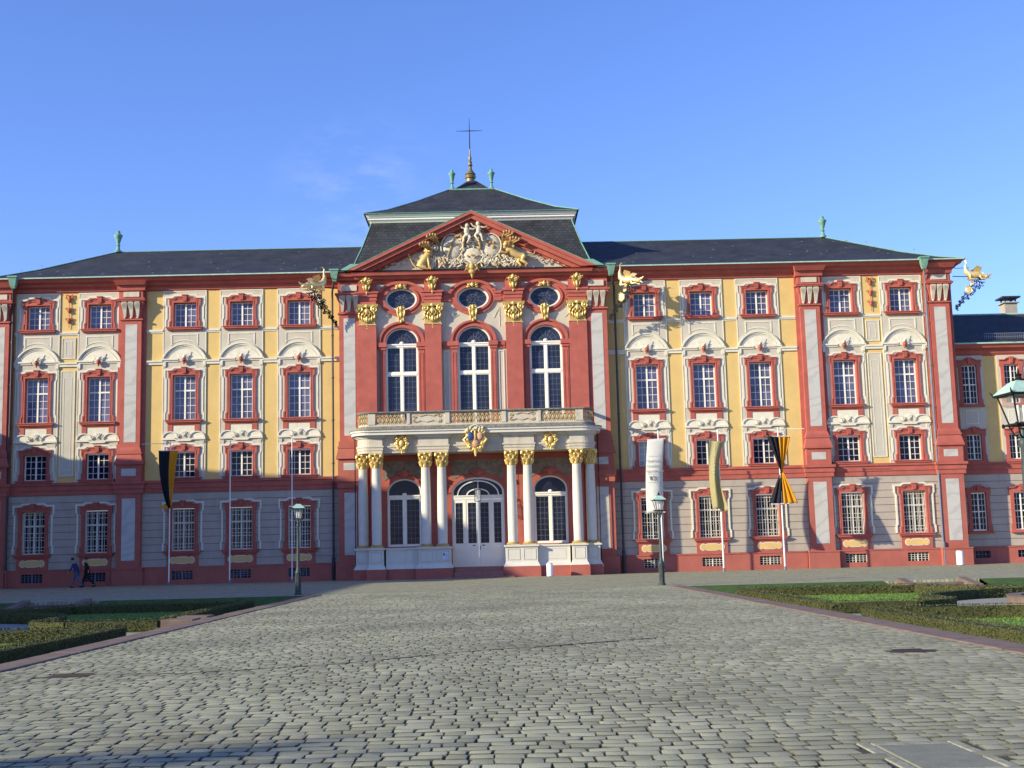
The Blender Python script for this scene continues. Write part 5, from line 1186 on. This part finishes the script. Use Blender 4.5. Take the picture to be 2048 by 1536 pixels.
# ============================================================ LOWER RANGES BESIDE THE PALACE
def lower_range(sx, label):
    Q = thing('side_range', label, 'building', (sx*34.0, 1.5, 0))
    xs = [sx*(35.65+3.05*i) for i in range(9)]; a, b = sorted((sx*34.0, sx*62.0))
    lv = {'m': (11.35, 14.15), 'z': (7.35, 9.15), 'g': (2.35, 4.98)}; hw = .52
    def hs(ks, z0, z1): return [rect(X-hw-.1, X+hw+.1, lv[k][0]-.05, lv[k][1]+.05) for X in xs for k in ks]
    L = lambda mb, n, m, par=Q: mb.build(n, m, par)
    def shift(mb): mb.v = [(x-sx*34.0, y, z) for x, y, z in mb.v]; return mb
    L(shift(MB().plate(rect(a, b, 7.15, 14.9), hs('mz', 0, 0), 0, .35)), 'wall', 'yellow')
    m_ = MB(); m_.plate(rect(a, b, 1.2, 6.3), hs('g', 0, 0), .03, .35); L(shift(m_), 'joint_bed', 'joint')
    m_ = MB()
    for i in range(10):
        za, zb = 1.2+.51*i+.018, min(6.28, 1.2+.51*(i+1)-.018)
        if not (zb < 2.3 or za > 5.03):
            cuts = [a]
            for X in sorted(xs): cuts += [X-hw-.1, X+hw+.1]
            cuts.append(b)
            for k in range(0, len(cuts), 2): m_.box(cuts[k], cuts[k+1], 0, .06, za, zb)
        else: m_.box(a, b, 0, .06, za, zb)
    L(shift(m_), 'rusticated_wall', 'rust')
    m_ = MB(); m_.plate(rect(a, b, -.1, 1.12), [rect(X-.55, X+.55, .4, .9) for X in xs], -.12, .35); L(shift(m_), 'plinth', 'red_plinth')
    L(shift(MB().box(a, b, -.17, .02, 1.12, 1.2)), 'plinth_ledge', 'red_plinth')
    L(shift(MB().box(a, b, -.06, .02, 6.3, 6.65).box(a, b, -.12, .02, 6.65, 7.0).box(a, b, -.18, .02, 7.0, 7.15)), 'string_course', 'red')
    m_ = MB(); pr_ = [(0, 14.8), (-.15, 15.0), (-.2, 15.2), (-.5, 15.35), (-.6, 15.6)]
    for (ya, za), (yb, zb) in zip(pr_, pr_[1:]): m_.frus(a, b, ya, .2, za, a, b, yb, .2, zb)
    L(shift(m_), 'cornice', 'red')
    L(shift(MB().box(a, b, -.72, -.58, 15.6, 15.70)), 'gutter', 'copper_l')
    m_ = MB(); m_.add([(a, -.65, 15.62), (b, -.65, 15.62), (b, 6.5, 19.0), (a, 6.5, 19.0), (b, 13, 15.6), (a, 13, 15.6)], [(0, 1, 2, 3), (3, 2, 4, 5), (0, 3, 5), (1, 4, 2)])
    rf = L(shift(m_), 'roof', 'slate')
    m_ = MB(); m_.tube([(a, 6.5, 19.03), (b, 6.5, 19.03)], .08, 6); L(shift(m_), 'ridge_cap', 'copper_l', rf)
    if sx > 0:
        m_ = MB()
        for k in range(90): x = 37.0+k*.15; m_.box(x, x+.025, .1, .13, 16.05, 16.45)
        m_.box(37, 50.5, .08, .15, 16.45, 16.49).box(37, 50.5, .08, .15, 16.2, 16.23); L(shift(m_), 'snow_guard', 'zinc', rf)
        m_ = MB(); m_.box(42.0, 42.98, 8, 9, 17.5, 20.2).box(41.85, 43.13, 7.85, 9.15, 20.2, 20.28); ch = L(shift(m_), 'chimney', 'chim')
        m_ = MB()
        for (x, y) in ((42.05, 8.05), (42.85, 8.05), (42.05, 8.85), (42.85, 8.85), (42.45, 8.05)): m_.box(x, x+.1, y, y+.1, 20.28, 20.6)
        m_.box(41.75, 43.2, 7.75, 9.25, 20.6, 20.72); L(shift(m_), 'chimney_cap', 'pipe', ch)
        m_ = MB(); m_.frus(43.5, 60, 6, 18, 17, 48, 56, 11.9, 12.1, 21.5); L(shift(m_), 'rear_roof', 'slate')
    protos = {}
    for k in 'mzg':
        z0, z1 = lv[k]
        f = MB(); f.box(-hw, -hw+.06, .10, .2, z0, z1).box(hw-.06, hw, .10, .2, z0, z1).box(-hw+.06, hw-.06, .1, .2, z0, z0+.06).box(-hw+.06, hw-.06, .1, .2, z1-.06, z1).box(-.045, .045, .08, .18, z0+.06, z1-.06)
        for s in (-1, 1): f.box(s*.27-.014, s*.27+.014, .11, .15, z0+.06, z1-.06)
        n = 4 if k == 'z' else 6
        for i in range(1, n): f.box(-hw+.06, hw-.06, .112, .145, z0+(z1-z0)*i/n-(.04 if (n == 6 and i == 3) else .014), z0+(z1-z0)*i/n+(.04 if (n == 6 and i == 3) else .014))
        w = f.build('window', 'white', Q)
        MB().box(-hw+.02, hw-.02, .15, .16, z0, z1).build('pane', 'darkglass', w)
        o = hw+.34; zt = z1+.3; zb = z0-.12
        s_ = MB(); s_.plate([(-o, zb), (o, zb), (o, zb+.4), (o-.08, zb+.5), (o-.08, zt-.5), (o, zt-.4), (o, zt), (.5, zt), (.35, zt+.12), (-.35, zt+.12), (-.5, zt), (-o, zt), (-o, zt-.4), (-o+.08, zt-.5), (-o+.08, zb+.5), (-o, zb+.4)], [rect(-hw-.01, hw+.01, z0-.01, z1+.01)], -.11, .22)
        s_.plate([(-o-.03, zt), (-.5, zt), (-.33, zt+.12), (.33, zt+.12), (.5, zt), (o+.03, zt), (o+.03, zt+.07), (.48, zt+.07), (.3, zt+.2), (-.3, zt+.2), (-.48, zt+.07), (-o-.03, zt+.07)], [], -.2, 0); s_.frus(-.1, .1, -.2, 0, z1+.1, -.15, .15, -.24, 0, zt+.26)
        s_.build('surround', 'red', w); MB().box(-o-.05, o+.05, -.24, 0, zb-.1, zb).build('sill', 'red', w)
        protos[k] = w
        for i, X in enumerate(xs):
            c = w if i == 0 else dup(w, Q)
            c.location = (X-sx*34.0, 0, 0)
    for X in xs:
        m_ = MB(); m_.plate(rect(X-1.02, X+1.02, 7.16, 14.85), [rect(X-hw-.1, X+hw+.1, lv[k][0]-.05, lv[k][1]+.05) for k in 'mz'], -.04, 0); L(shift(m_), 'stucco_strip', 'grey')
        m_ = MB(); m_.plate(rect(X-.45, X+.45, 9.9, 10.9), [rect(X-.40, X+.40, 9.95, 10.85)], -.06, -.04); L(shift(m_), 'panel_frame', 'cream')
        m_ = MB()
        for k in range(5): m_.box(X-.5+k*.25-.012, X-.5+k*.25+.012, .0, .02, .4, .9)
        m_.box(X-.55, X+.55, .0, .03, .64, .66); c = L(shift(m_), 'cellar_window', 'zinc'); mm = shift(MB().box(X-.55, X+.55, .1, .12, .4, .9)); mm.build('pane', 'darkglass', c)
    return Q
lower_range(1, 'lower yellow and red side range set back at the right end of the palace')
lower_range(-1, 'lower yellow and red side range beyond the left end of the palace')
# the court's west range: its roof line throws the long shade over the left of the court and facade
Wg = thing('courtyard_wing', 'long yellow wing with slate roof closing the court on the left', 'building', (-45, -30, 0))
L_ = lambda mb, n, m, par=Wg: mb.build(n, m, par, loc=(45, 30, 0)) if par is Wg else mb.build(n, m, par)
wy0, wy1 = -63.4, -3.5
hol = [rect(y-.6, y+.6, z, z+h) for y in [wy0+2.5+4*i for i in range(14)] for z, h in ((2.2, 2.6), (6.6, 2.4))]
mb = MB(); mb.plate(rect(wy0, wy1, -.1, 10.2), hol, 0, .4); mb.v = [(-41-y, x, z) for x, y, z in mb.v]; L_(mb, 'wall', 'yellow')
mb = MB(); mb.box(-49, -41.41, wy0, wy1, -.1, 10.2); L_(mb, 'rear_wall', 'grey')
mb = MB(); mb.box(-49.5, -40.5, wy0-.4, wy1+.4, 10.2, 10.7); L_(mb, 'cornice', 'red')
mb = MB(); mb.box(-41.0, -40.9, wy0, wy1, -.1, 1.2); L_(mb, 'plinth', 'red_plinth')
mb = MB(); mb.add([(-49.8, wy0-.5, 10.7), (-40.2, wy0-.5, 10.7), (-40.2, wy1, 10.7), (-49.8, wy1, 10.7), (-45, wy0+.4, 15.5), (-45, wy1, 15.5)], [(0, 1, 4), (1, 2, 5, 4), (2, 3, 5), (3, 0, 4, 5), (0, 3, 2, 1)]); L_(mb, 'roof', 'slate')
mb = MB(); mb.box(-48, -42, -29.5, -14, 10.7, 15.8); L_(mb, 'attic_storey', 'yellow')
mb = MB(); mb.add([(-48.6, -30.6, 15.8), (-41.4, -30.6, 15.8), (-41.4, -3.5, 12.2), (-48.6, -3.5, 12.2), (-45, -22.0, 21.9), (-45, -17.6, 21.0)], [(0, 1, 4), (1, 2, 5, 4), (2, 3, 5), (3, 0, 4, 5), (0, 3, 2, 1)]); L_(mb, 'attic_roof', 'slate')

# ============================================================
# bare tree behind the photographer, left: its branches shade the setts in the foreground
T = thing('bare_tree', 'bare winter tree standing behind the left of the path', 'tree', (-20.3, -85.6, 0))
rt_ = random.Random(12); tk = MB(); cr_ = MB()
tk.tube([(0, 0, -.3), (.05, 0, 2), (0, .1, 4.6)], [.24, .19, .13], 8)
def branch(p, d, L, r, depth):
    pts = [p]; q = p
    for i in range(3):
        d = (d+Vector((rt_.uniform(-.25, .25), rt_.uniform(-.25, .25), rt_.uniform(-.1, .2)))).normalized(); q = q+d*L/3; pts.append(q)
    cr_.tube([tuple(a) for a in pts], [r, r*.8, r*.65, r*.5], 5)
    if depth:
        for k in range(4 if depth > 1 else 5): branch(pts[rt_.choice((1, 2, 3))], (d+Vector((rt_.gauss(0, .6), rt_.gauss(0, .6), rt_.gauss(0, .3)))).normalized(), L*.66, r*.55, depth-1)
for k in range(7):
    a = k*.9; branch(Vector((0, .1, 4.2+.1*k)), Vector((cos(a), sin(a), .55)).normalized(), 2.1, .07, 3)
lv = MB()  # leaf clumps added to thicken the crown's shade on the setts
for k in range(9):
    c = Vector((rt_.gauss(0, 1.2), rt_.gauss(0, 1.3), rt_.uniform(5.2, 7.4))); R_ = rt_.uniform(.25, .55)
    for _ in range(260):
        d = Vector((rt_.gauss(0, 1), rt_.gauss(0, 1), rt_.gauss(0, 1))).normalized(); p = c+d*R_*rt_.uniform(.3, 1); ax = d.orthogonal().normalized(); bx = d.cross(ax)
        lv.add([p-ax*.06, p+bx*.05, p+ax*.06, p-bx*.05], [(0, 1, 2, 3)])
lv.build('shade_clumps', 'leaf', T, smooth='raw')
tk.build('trunk', 'bark', T, smooth=60); cr_.build('branches', 'bark', T, smooth=60)

# ============================================================ FLAGPOLES, BANNERS
YP = -3.45
def pole(X, label, arm=0):
    k_ = .75 if X < 0 else 1
    p = MB(); p.tube([(0, 0, 0), (0, 0, 5), (0, 0, 9.4)], [.058*k_, .05*k_, .04*k_], 10); p.ell((0, 0, 9.45), (.055, .055, .06), 8, 6)
    t = thing('flagpole', label, 'flagpole', (X, YP, 0), group='flagpoles along the facade')
    p.build('pole', 'pole', t, smooth=50); b = MB(); b.lathe([(.12, 0), (.12, .03), (.075, .05), (.075, .25)], n=12); b.build('foot', 'zinc', t, smooth=30)
    if arm: a = MB(); a.tube([(0, 0, 9.42), (arm, 0, 9.40)], .022, 6); a.build('arm', 'pole', t)
    return t
pole(-20.32, 'white flagpole carrying the black and gold flag left of the portico', -1.9)
pole(-16.32, 'bare white flagpole in the middle of the three on the left')
pole(-12.2, 'bare white flagpole nearest the portico on the left')
pole(12.40, 'white flagpole carrying the white printed banner'); pole(16.42, 'white flagpole carrying the olive banner'); pole(20.5, 'white flagpole at the right carrying the black and gold flag', 1.8)
def sheet(fn, nu, nv, name, m, par=None, thick=.012):
    v = [fn(i/nu, j/nv) for j in range(nv+1) for i in range(nu+1)]; f = [(j*(nu+1)+i, j*(nu+1)+i+1, (j+1)*(nu+1)+i+1, (j+1)*(nu+1)+i) for j in range(nv) for i in range(nu)]
    mb = MB(); mb.add(v, f); o = mb.build(name, m, par, smooth=80); s = o.modifiers.new('cloth', 'SOLIDIFY'); s.thickness = thick; return o
# white printed banner, leaning forward from its pole
B = thing('banner', 'long white banner with grey lettering and emblem hanging from a pole', 'banner', (12.15, YP-.12, 0), group='banners on the flagpoles')
def b1(u, v):                                             # v: 0 top 1 bottom
    bow = sin(pi*v)*.18; return (-.5-.36*v+.12*v*v+u*(1.12+.06*v)-bow*.35, -.05-.35*bow-.14*sin(pi*u)*(.3+v)+(.25*v if u > .8 else 0)*(u-.8)*3, 8.86-4.86*v+.06*u)
sheet(b1, 12, 30, 'cloth', 'b_white', B)
q = MB(); q.tube([(-.52, -.05, 8.88), (.66, -.05, 8.94)], .025, 6).build('batten', 'pole', B); q = MB(); q.tube([(-.84, -.05, 3.98), (.50, -.05, 4.02)], .03, 6); q.build('batten', 'pole', B)
def text(s, size, X, Y, Z, par, m, name='lettering', rz=0):
    c = bpy.data.curves.new(name, 'FONT'); c.body = s; c.size = size; c.align_x = 'CENTER'; c.align_y = 'CENTER'; c.extrude = .002
    t = bpy.data.objects.new(name, c); COL.objects.link(t); dg = bpy.context.evaluated_depsgraph_get(); me = bpy.data.meshes.new_from_object(t.evaluated_get(dg))
    bpy.data.objects.remove(t); me.materials.append(M[m]) if not me.materials else None
    o = bpy.data.objects.new(name, me); COL.objects.link(o); o.parent = par; o.location = (X, Y, Z); o.rotation_euler = (pi/2, 0, rz); return o
for k, s in enumerate(('STAATLICHE', 'SCHLÖSSER', 'UND GÄRTEN')):
    zt = 7.42-.34*k; v = (8.86-zt)/4.86; x, y, z = b1(.47, v); text(s, .20, x, y-.045, zt, B, 'bannertext')
q = MB()
for zt in (7.75, 7.58, 7.24, 6.90, 6.55, 5.98):
    v = (8.86-zt)/4.86
    if zt in (7.75, 6.55, 5.98):
        for i in range(8):
            p0 = b1(.12+.75*i/8, v); p1 = b1(.12+.75*(i+1)/8, v); q.add([(p0[0], p0[1]-.02, zt), (p1[0], p1[1]-.02, zt), (p1[0], p1[1]-.02, zt+.014), (p0[0], p0[1]-.02, zt+.014)], [(0, 1, 2, 3)])
v = (8.86-6.25)/4.86; x, y, z = b1(.5, v)
for dx, dz, w, h, a in ((.0, .05, .05, .13, .2), (-.06, .12, .07, .05, .6), (.07, -.1, .035, .1, -.3), (-.05, -.1, .03, .1, .2), (.1, .1, .03, .12, -.5), (-.27, .0, .06, .16, .3), (-.22, .1, .05, .05, 0)): q.ell((x+dx, y-.045, z+dz), (w, .008, h), 8, 5, a)
q.build('emblem', 'bannertext', B)
B = thing('banner', 'olive gold banner with pale lettering, folded round its pole', 'banner', (16.2, YP-.1, 0), group='banners on the flagpoles')
def b2(u, v):
    w = .95-.30*sin(pi*min(1, v*1.1)); fold = .16*sin(u*7+v*3)*(.4+v); return (-.42+.2*sin(pi*v*.9)*(-.6)+u*w+.10*v, -.08+fold-.25*u*v, 8.74-4.65*v-.1*u*(1-v)+.12*sin(u*6)*v)
sheet(b2, 20, 30, 'cloth', 'b_olive', B)
q = MB()
for k in range(9):
    v = .07+.05*k; x, y, z = b2(.46, v); q.spiral(x, y-.06, z, .075, .8+.1*(k % 3), k*1.3, .014, 1 if k % 2 else -1, 10, 0)
q.build('lettering', 'b_white', B)
def flag3(root, mats, s):
    pass
B = thing('flag', 'black and gold striped flag twisted at its middle on the right hand pole', 'flag', (20.55, YP-.1, 0), group='black and gold flags')
for u0, u1, mt in ((0, .5, 'b_black'), (.5, 1, 'b_gold')):
    def hf(u, v, u0=u0, u1=u1):
        U = (u0+(u1-u0)*u)-.5; w = (.15+1.5*abs(v-.54)/.54) if v < .54 else (.15+1.72*(v-.54)/.46)
        c = -.05+.20*v-.10*v*v; a = pi*.35*(v > .54)*1+0; return (c+U*w, -.07*sin(U*30)*min(1, w)+U*.25*(1 if v < .54 else -1), 8.9-4.5*v-.04*cos(U*8))
    sheet(hf, 12, 34, 'black_half' if u0 == 0 else 'gold_half', mt, B)
q = MB(); q.tube([(-.86, 0, 8.93), (.78, 0, 8.9)], .022, 6).build('batten', 'pole', B); q = MB(); q.tube([(-.78, 0, 4.37), (1.02, 0, 4.42)], .03, 6); q.build('batten', 'pole', B)
B = thing('flag', 'black and gold striped flag hanging in shade on the left hand pole', 'flag', (-20.35, YP-.1, 0), group='black and gold flags')
for u0, u1, mt in ((0, .58, 'b_black'), (.58, 1, 'b_gold')):
    def hf(u, v, u0=u0, u1=u1):
        U = u0+(u1-u0)*u; right = .58-.46*v**1.0-.05*v; left = -.72+.72*v**2.2*.75+.02*v
        x = left+(right-left)*U+.12*v*v; return (x, -.10*sin(U*14+v*2)*(.4+v*.6), 8.9-(3.85-.1*U)*v)
    sheet(hf, 10, 30, 'black_half' if u0 == 0 else 'gold_half', mt, B)
q = MB(); q.tube([(-.76, 0, 8.92), (.62, 0, 8.92)], .022, 6); q.build('batten', 'pole', B)
q = MB(); q.add([(-.72, .02, 5.12), (-.15, -.05, 5.35), (.02, -.12, 5.05), (-.1, .05, 5.02)], [(0, 1, 2, 3), (3, 2, 1, 0)]); q.build('folded_corner', 'b_gold', B)

# ============================================================ LAMPS
def lamp(x, y, label, rz=.12):
    t = thing('street_lamp', label, 'street lamp', (x, y, 0), rz, 'old style street lamps along the path')
    p = MB(); p.lathe([(.17, 0), (.17, .08), (.125, .1), (.115, .9), (.135, .93), (.135, 1.0), (.09, 1.06), (.075, 1.2), (.06, 2.4), (.05, 2.95), (.075, 3.0), (.075, 3.06), (.045, 3.1), (.04, 3.26)], n=14)
    for k in range(8): a = k*pi/4; p.tube([(.12*cos(a), .12*sin(a), .12), (.115*cos(a), .115*sin(a), .88)], .014, 5)
    p.build('post', 'lampiron', t, smooth=40)
    n = 4; hb, ht = .135, .235; z0, z1 = 3.32, 3.74
    f = MB()
    for s in ((-1, -1), (1, -1), (1, 1), (-1, 1)): f.tube([(s[0]*hb, s[1]*hb, z0), (s[0]*ht, s[1]*ht, z1)], .014, 5)
    f.plate(rect(-hb-.05, hb+.05, -hb-.05, hb+.05), [rect(-hb+.03, hb-.03, -hb+.03, hb-.03)], z0-.03, z0, 'z'); f.plate(rect(-ht-.05, ht+.05, -ht-.05, ht+.05), [rect(-ht+.04, ht-.04, -ht+.04, ht-.04)], z1, z1+.03, 'z')
    for s in ((-1, -1), (1, -1), (1, 1), (-1, 1)):
        f.tube([(0, 0, 3.08), (s[0]*.09, s[1]*.09, 3.16), (s[0]*.14, s[1]*.14, z0-.02)], .014, 5); f.ell((s[0]*(hb+.06), s[1]*(hb+.06), z0-.02), (.03, .03, .035), 6, 5)
        f.tube([(s[0]*(ht+.04), s[1]*(ht+.04), z1+.02), (s[0]*(ht+.08), s[1]*(ht+.08), z1+.09)], [.02, .006], 5)
    f.build('lantern_frame', 'iron', t)
    g = MB(); g.frus(-hb+.01, hb-.01, -hb+.01, hb-.01, z0+.002, -ht+.01, ht-.01, -ht+.01, ht-.01, z1-.002); g.build('glass', 'lampglass', t)
    r_ = MB(); pr_ = [(ht+.055, z1+.03), (ht-.02, z1+.11), (.12, z1+.20), (.075, z1+.23)]
    for (a, za), (b, zb) in zip(pr_, pr_[1:]): r_.frus(-a, a, -a, a, za, -b, b, -b, b, zb)
    r_.build('roof', 'copper_l', t)
    c = MB(); c.lathe([(.09, z1+.225), (.11, z1+.24), (.05, z1+.26), (.035, z1+.3), (.055, z1+.32), (.02, z1+.34), (.008, z1+.42)], n=10); c.build('finial', 'iron', t, smooth=40)
    b = MB()
    for s in (-1, 1): b.lathe([(.02, 3.34), (.03, 3.42), (.035, 3.5), (.02, 3.6)], (s*.045, 0, 0), 8)
    b.build('bulb', 'white', t, smooth=60); b = MB(); b.lathe([(.05, 3.28), (.05, 3.35)], n=8); b.build('burner', 'iron', t)
    return t
lamp(-7.38, -31.6, 'grey iron street lamp at the left kerb corner in front of the shaded facade', .2)
lamp(8.65, -31.2, 'grey iron street lamp at the right kerb corner before the white banner', .1)
lamp(9.25, -68.7, 'nearest street lamp, cut by the right edge of the picture, verdigris roof', .1)
# ============================================================ SMALL THINGS
for x, y, lb, s in ((4.79, -4.9, 'short white cylindrical bollard in front of the portico plinth', 1.0), (32.9, -1.6, 'white cylindrical bollard at the right end of the palace', 1.15)):
    t = thing('bollard', lb, 'bollard', (x, y, 0), group='white bollards by the facade')
    m_ = MB(); m_.lathe([(.21*s, 0), (.21*s, .80*s), (.19*s, .83*s), (.19*s, .84*s)], n=24); m_.build('body', 'pole', t, smooth=40); m_ = MB(); m_.lathe([(.185*s, .84*s), (.15*s, .86*s)], n=24); m_.build('top', 'zinc', t)
    m_ = MB(); m_.lathe([(.23*s, 0), (.23*s, .03)], n=24); m_.build('foot', 'zinc', t)
t = thing('hanging_lantern', 'iron and glass lantern hanging over the entrance door', 'lantern', (DX, -2.75, 5.1))
m_ = MB(); m_.tube([(0, 0, 1.3), (0, 0, 3.3)], .012, 5); m_.build('chain', 'iron', t)
m_ = MB()
for s in ((-1, -1), (1, -1), (1, 1), (-1, 1)): m_.tube([(s[0]*.2, s[1]*.2, 0), (s[0]*.2, s[1]*.2, .75), (0, 0, 1.25)], .018, 5)
m_.plate(rect(-.22, .22, -.22, .22), [rect(-.17, .17, -.17, .17)], -.03, 0, 'z').plate(rect(-.22, .22, -.22, .22), [rect(-.17, .17, -.17, .17)], .75, .78, 'z'); m_.build('frame', 'iron', t)
m_ = MB(); m_.box(-.19, .19, -.19, .19, .01, .74); m_.build('glass', 'lampglass', t)
# warm lamp glimpsed through the entrance glass
em = bpy.data.materials.new('warm_lamp'); em.use_nodes = True; b_ = em.node_tree.nodes['Principled BSDF']; b_.inputs['Emission Color'].default_value = (1, .45, .15, 1); b_.inputs['Emission Strength'].default_value = 3; M['warm'] = em
# people
def person(x, y, h, rz, label, top, legs, stride, arm, lean=.06):
    t = thing('person', label, 'person', (x, y, 0), rz, 'people walking past the palace'); s = h/1.75
    J = {'pel': (0, 0, .95), 'wst': (lean*.4, 0, 1.10), 'che': (lean*.9, 0, 1.32), 'nek': (lean*1.2, 0, 1.49), 'hd0': (lean*1.5+.01, 0, 1.57), 'hd1': (lean*1.7+.02, 0, 1.70)}
    def mk(ed, pts, rads, name, m, par, lev=2):
        me = bpy.data.meshes.new(name); me.from_pydata([tuple(c*s for c in p) for p in pts], ed, []); o = bpy.data.objects.new(name, me); COL.objects.link(o); o.parent = par; me.materials.append(M[m])
        k = o.modifiers.new('skin', 'SKIN'); k.use_smooth_shade = True
        for i, r_ in enumerate(rads): me.skin_vertices[0].data[i].radius = (r_[0]*s, r_[1]*s) if hasattr(r_, '__len__') else (r_*s, r_*s)
        me.skin_vertices[0].data[0].use_root = True
        o.modifiers.new('sub', 'SUBSURF').levels = lev; o.modifiers['sub'].render_levels = lev; return o
    a = stride
    # body: one continuous surface in the pose (pelvis root)
    pts = [J['pel'], J['wst'], J['che'], J['nek'], J['hd0'], J['hd1'],
           (0, -.10, .90), (a*.22, -.10, .50), (a*.30-.06, -.10, .09), (a*.30+.10, -.10, .04), (0, .10, .90), (-a*.12, .10, .50), (-a*.42, .10, .14), (-a*.42+.12, .10, .06),
           (lean, -.19, 1.42), (lean-arm*.14, -.25, 1.14), (lean-arm*.06, -.25, .92), (lean, .19, 1.42), (lean+arm*.10, .25, 1.15), (lean+arm*.30, .23, .98)]
    ed = [(0, 1), (1, 2), (2, 3), (3, 4), (4, 5), (0, 6), (6, 7), (7, 8), (8, 9), (0, 10), (10, 11), (11, 12), (12, 13), (2, 14), (14, 15), (15, 16), (2, 17), (17, 18), (18, 19)]
    mk(ed, pts, [(.12, .14), .12, (.12, .15), .055, (.085, .075), (.09, .08), .09, .06, .04, .035, .09, .06, .04, .035, .06, .042, .03, .06, .042, .03], 'body', 'skin', t)
    hb = MB(); hb.ell((J['hd1'][0]*s-.02, 0, (J['hd1'][2]+.025)*s), (.105*s, .095*s, .10*s), 12, 8); hb.build('hair', 'hair', t, smooth=60)
    fc = MB(); fc.ell((J['hd1'][0]*s+.10*s, 0, 1.655*s), (.025*s, .018*s, .028*s), 8, 6)
    for q_ in (-1, 1): fc.ell((J['hd1'][0]*s, q_*.088*s, 1.66*s), (.02*s, .012*s, .03*s), 6, 5)
    fc.build('face', 'skin', t, smooth=60)
    jp = [(0, 0, .86), (0, 0, 1.0), J['wst'], J['che'], (lean*1.1, 0, 1.46), (lean, -.19, 1.42), (lean-arm*.14, -.255, 1.14), (lean-arm*.07, -.25, .95), (lean, .19, 1.42), (lean+arm*.10, .255, 1.15), (lean+arm*.27, .235, 1.0)]
    mk([(0, 1), (1, 2), (2, 3), (3, 4), (3, 5), (5, 6), (6, 7), (3, 8), (8, 9), (9, 10)], jp, [(.15, .18), (.15, .18), (.14, .165), (.15, .18), .08, .08, .062, .05, .08, .062, .05], 'jacket', top, t)
    lp = [(0, 0, .93), (0, -.10, .88), (a*.22, -.10, .50), (a*.30-.06, -.10, .12), (0, .10, .88), (-a*.12, .10, .50), (-a*.42, .10, .17)]
    mk([(0, 1), (1, 2), (2, 3), (0, 4), (4, 5), (5, 6)], lp, [(.13, .15), .105, .075, .062, .105, .075, .062], 'trousers', legs, t)
    sh = MB(); sh.ell(((a*.30+.02)*s, -.10*s, .05*s), (.15*s, .055*s, .05*s)); sh.ell(((-a*.42+.04)*s, .10*s, .085*s), (.14*s, .055*s, .055*s), rot=-.4); sh.build('shoes', 'black', t, smooth=60)
    for q_ in ((lean-arm*.05, -.25, .89), (lean+arm*.33, .23, .96)):
        hd = MB(); hd.ell((q_[0]*s, q_[1]*s, q_[2]*s), (.035*s, .02*s, .05*s), 8, 6)
        for k in range(4): hd.tube([((q_[0]+.012*(k-1.5))*s, q_[1]*s, (q_[2]-.03)*s), ((q_[0]+.014*(k-1.5)+.01)*s, q_[1]*s, (q_[2]-.075-.008*(k % 2))*s), ((q_[0]+.014*(k-1.5)+.02)*s, q_[1]*s, (q_[2]-.10)*s)], .009*s, 5)
        hd.tube([((q_[0]+.03)*s, q_[1]*s, (q_[2]+.01)*s), ((q_[0]+.05)*s, q_[1]*s, (q_[2]-.04)*s)], .010*s, 5); hd.build('hand', 'skin', t, smooth=60)
    return t
person(-26.75, -2.3, 1.92, pi, 'person in blue jacket and jeans walking left past the facade', 'bluejacket', 'jeans', 1.0, 1.0, .16)
person(-26.0, -2.5, 1.95, pi, 'person in black coat and dark trousers striding behind the one in blue', 'black', 'black', 1.15, -.6, .05)
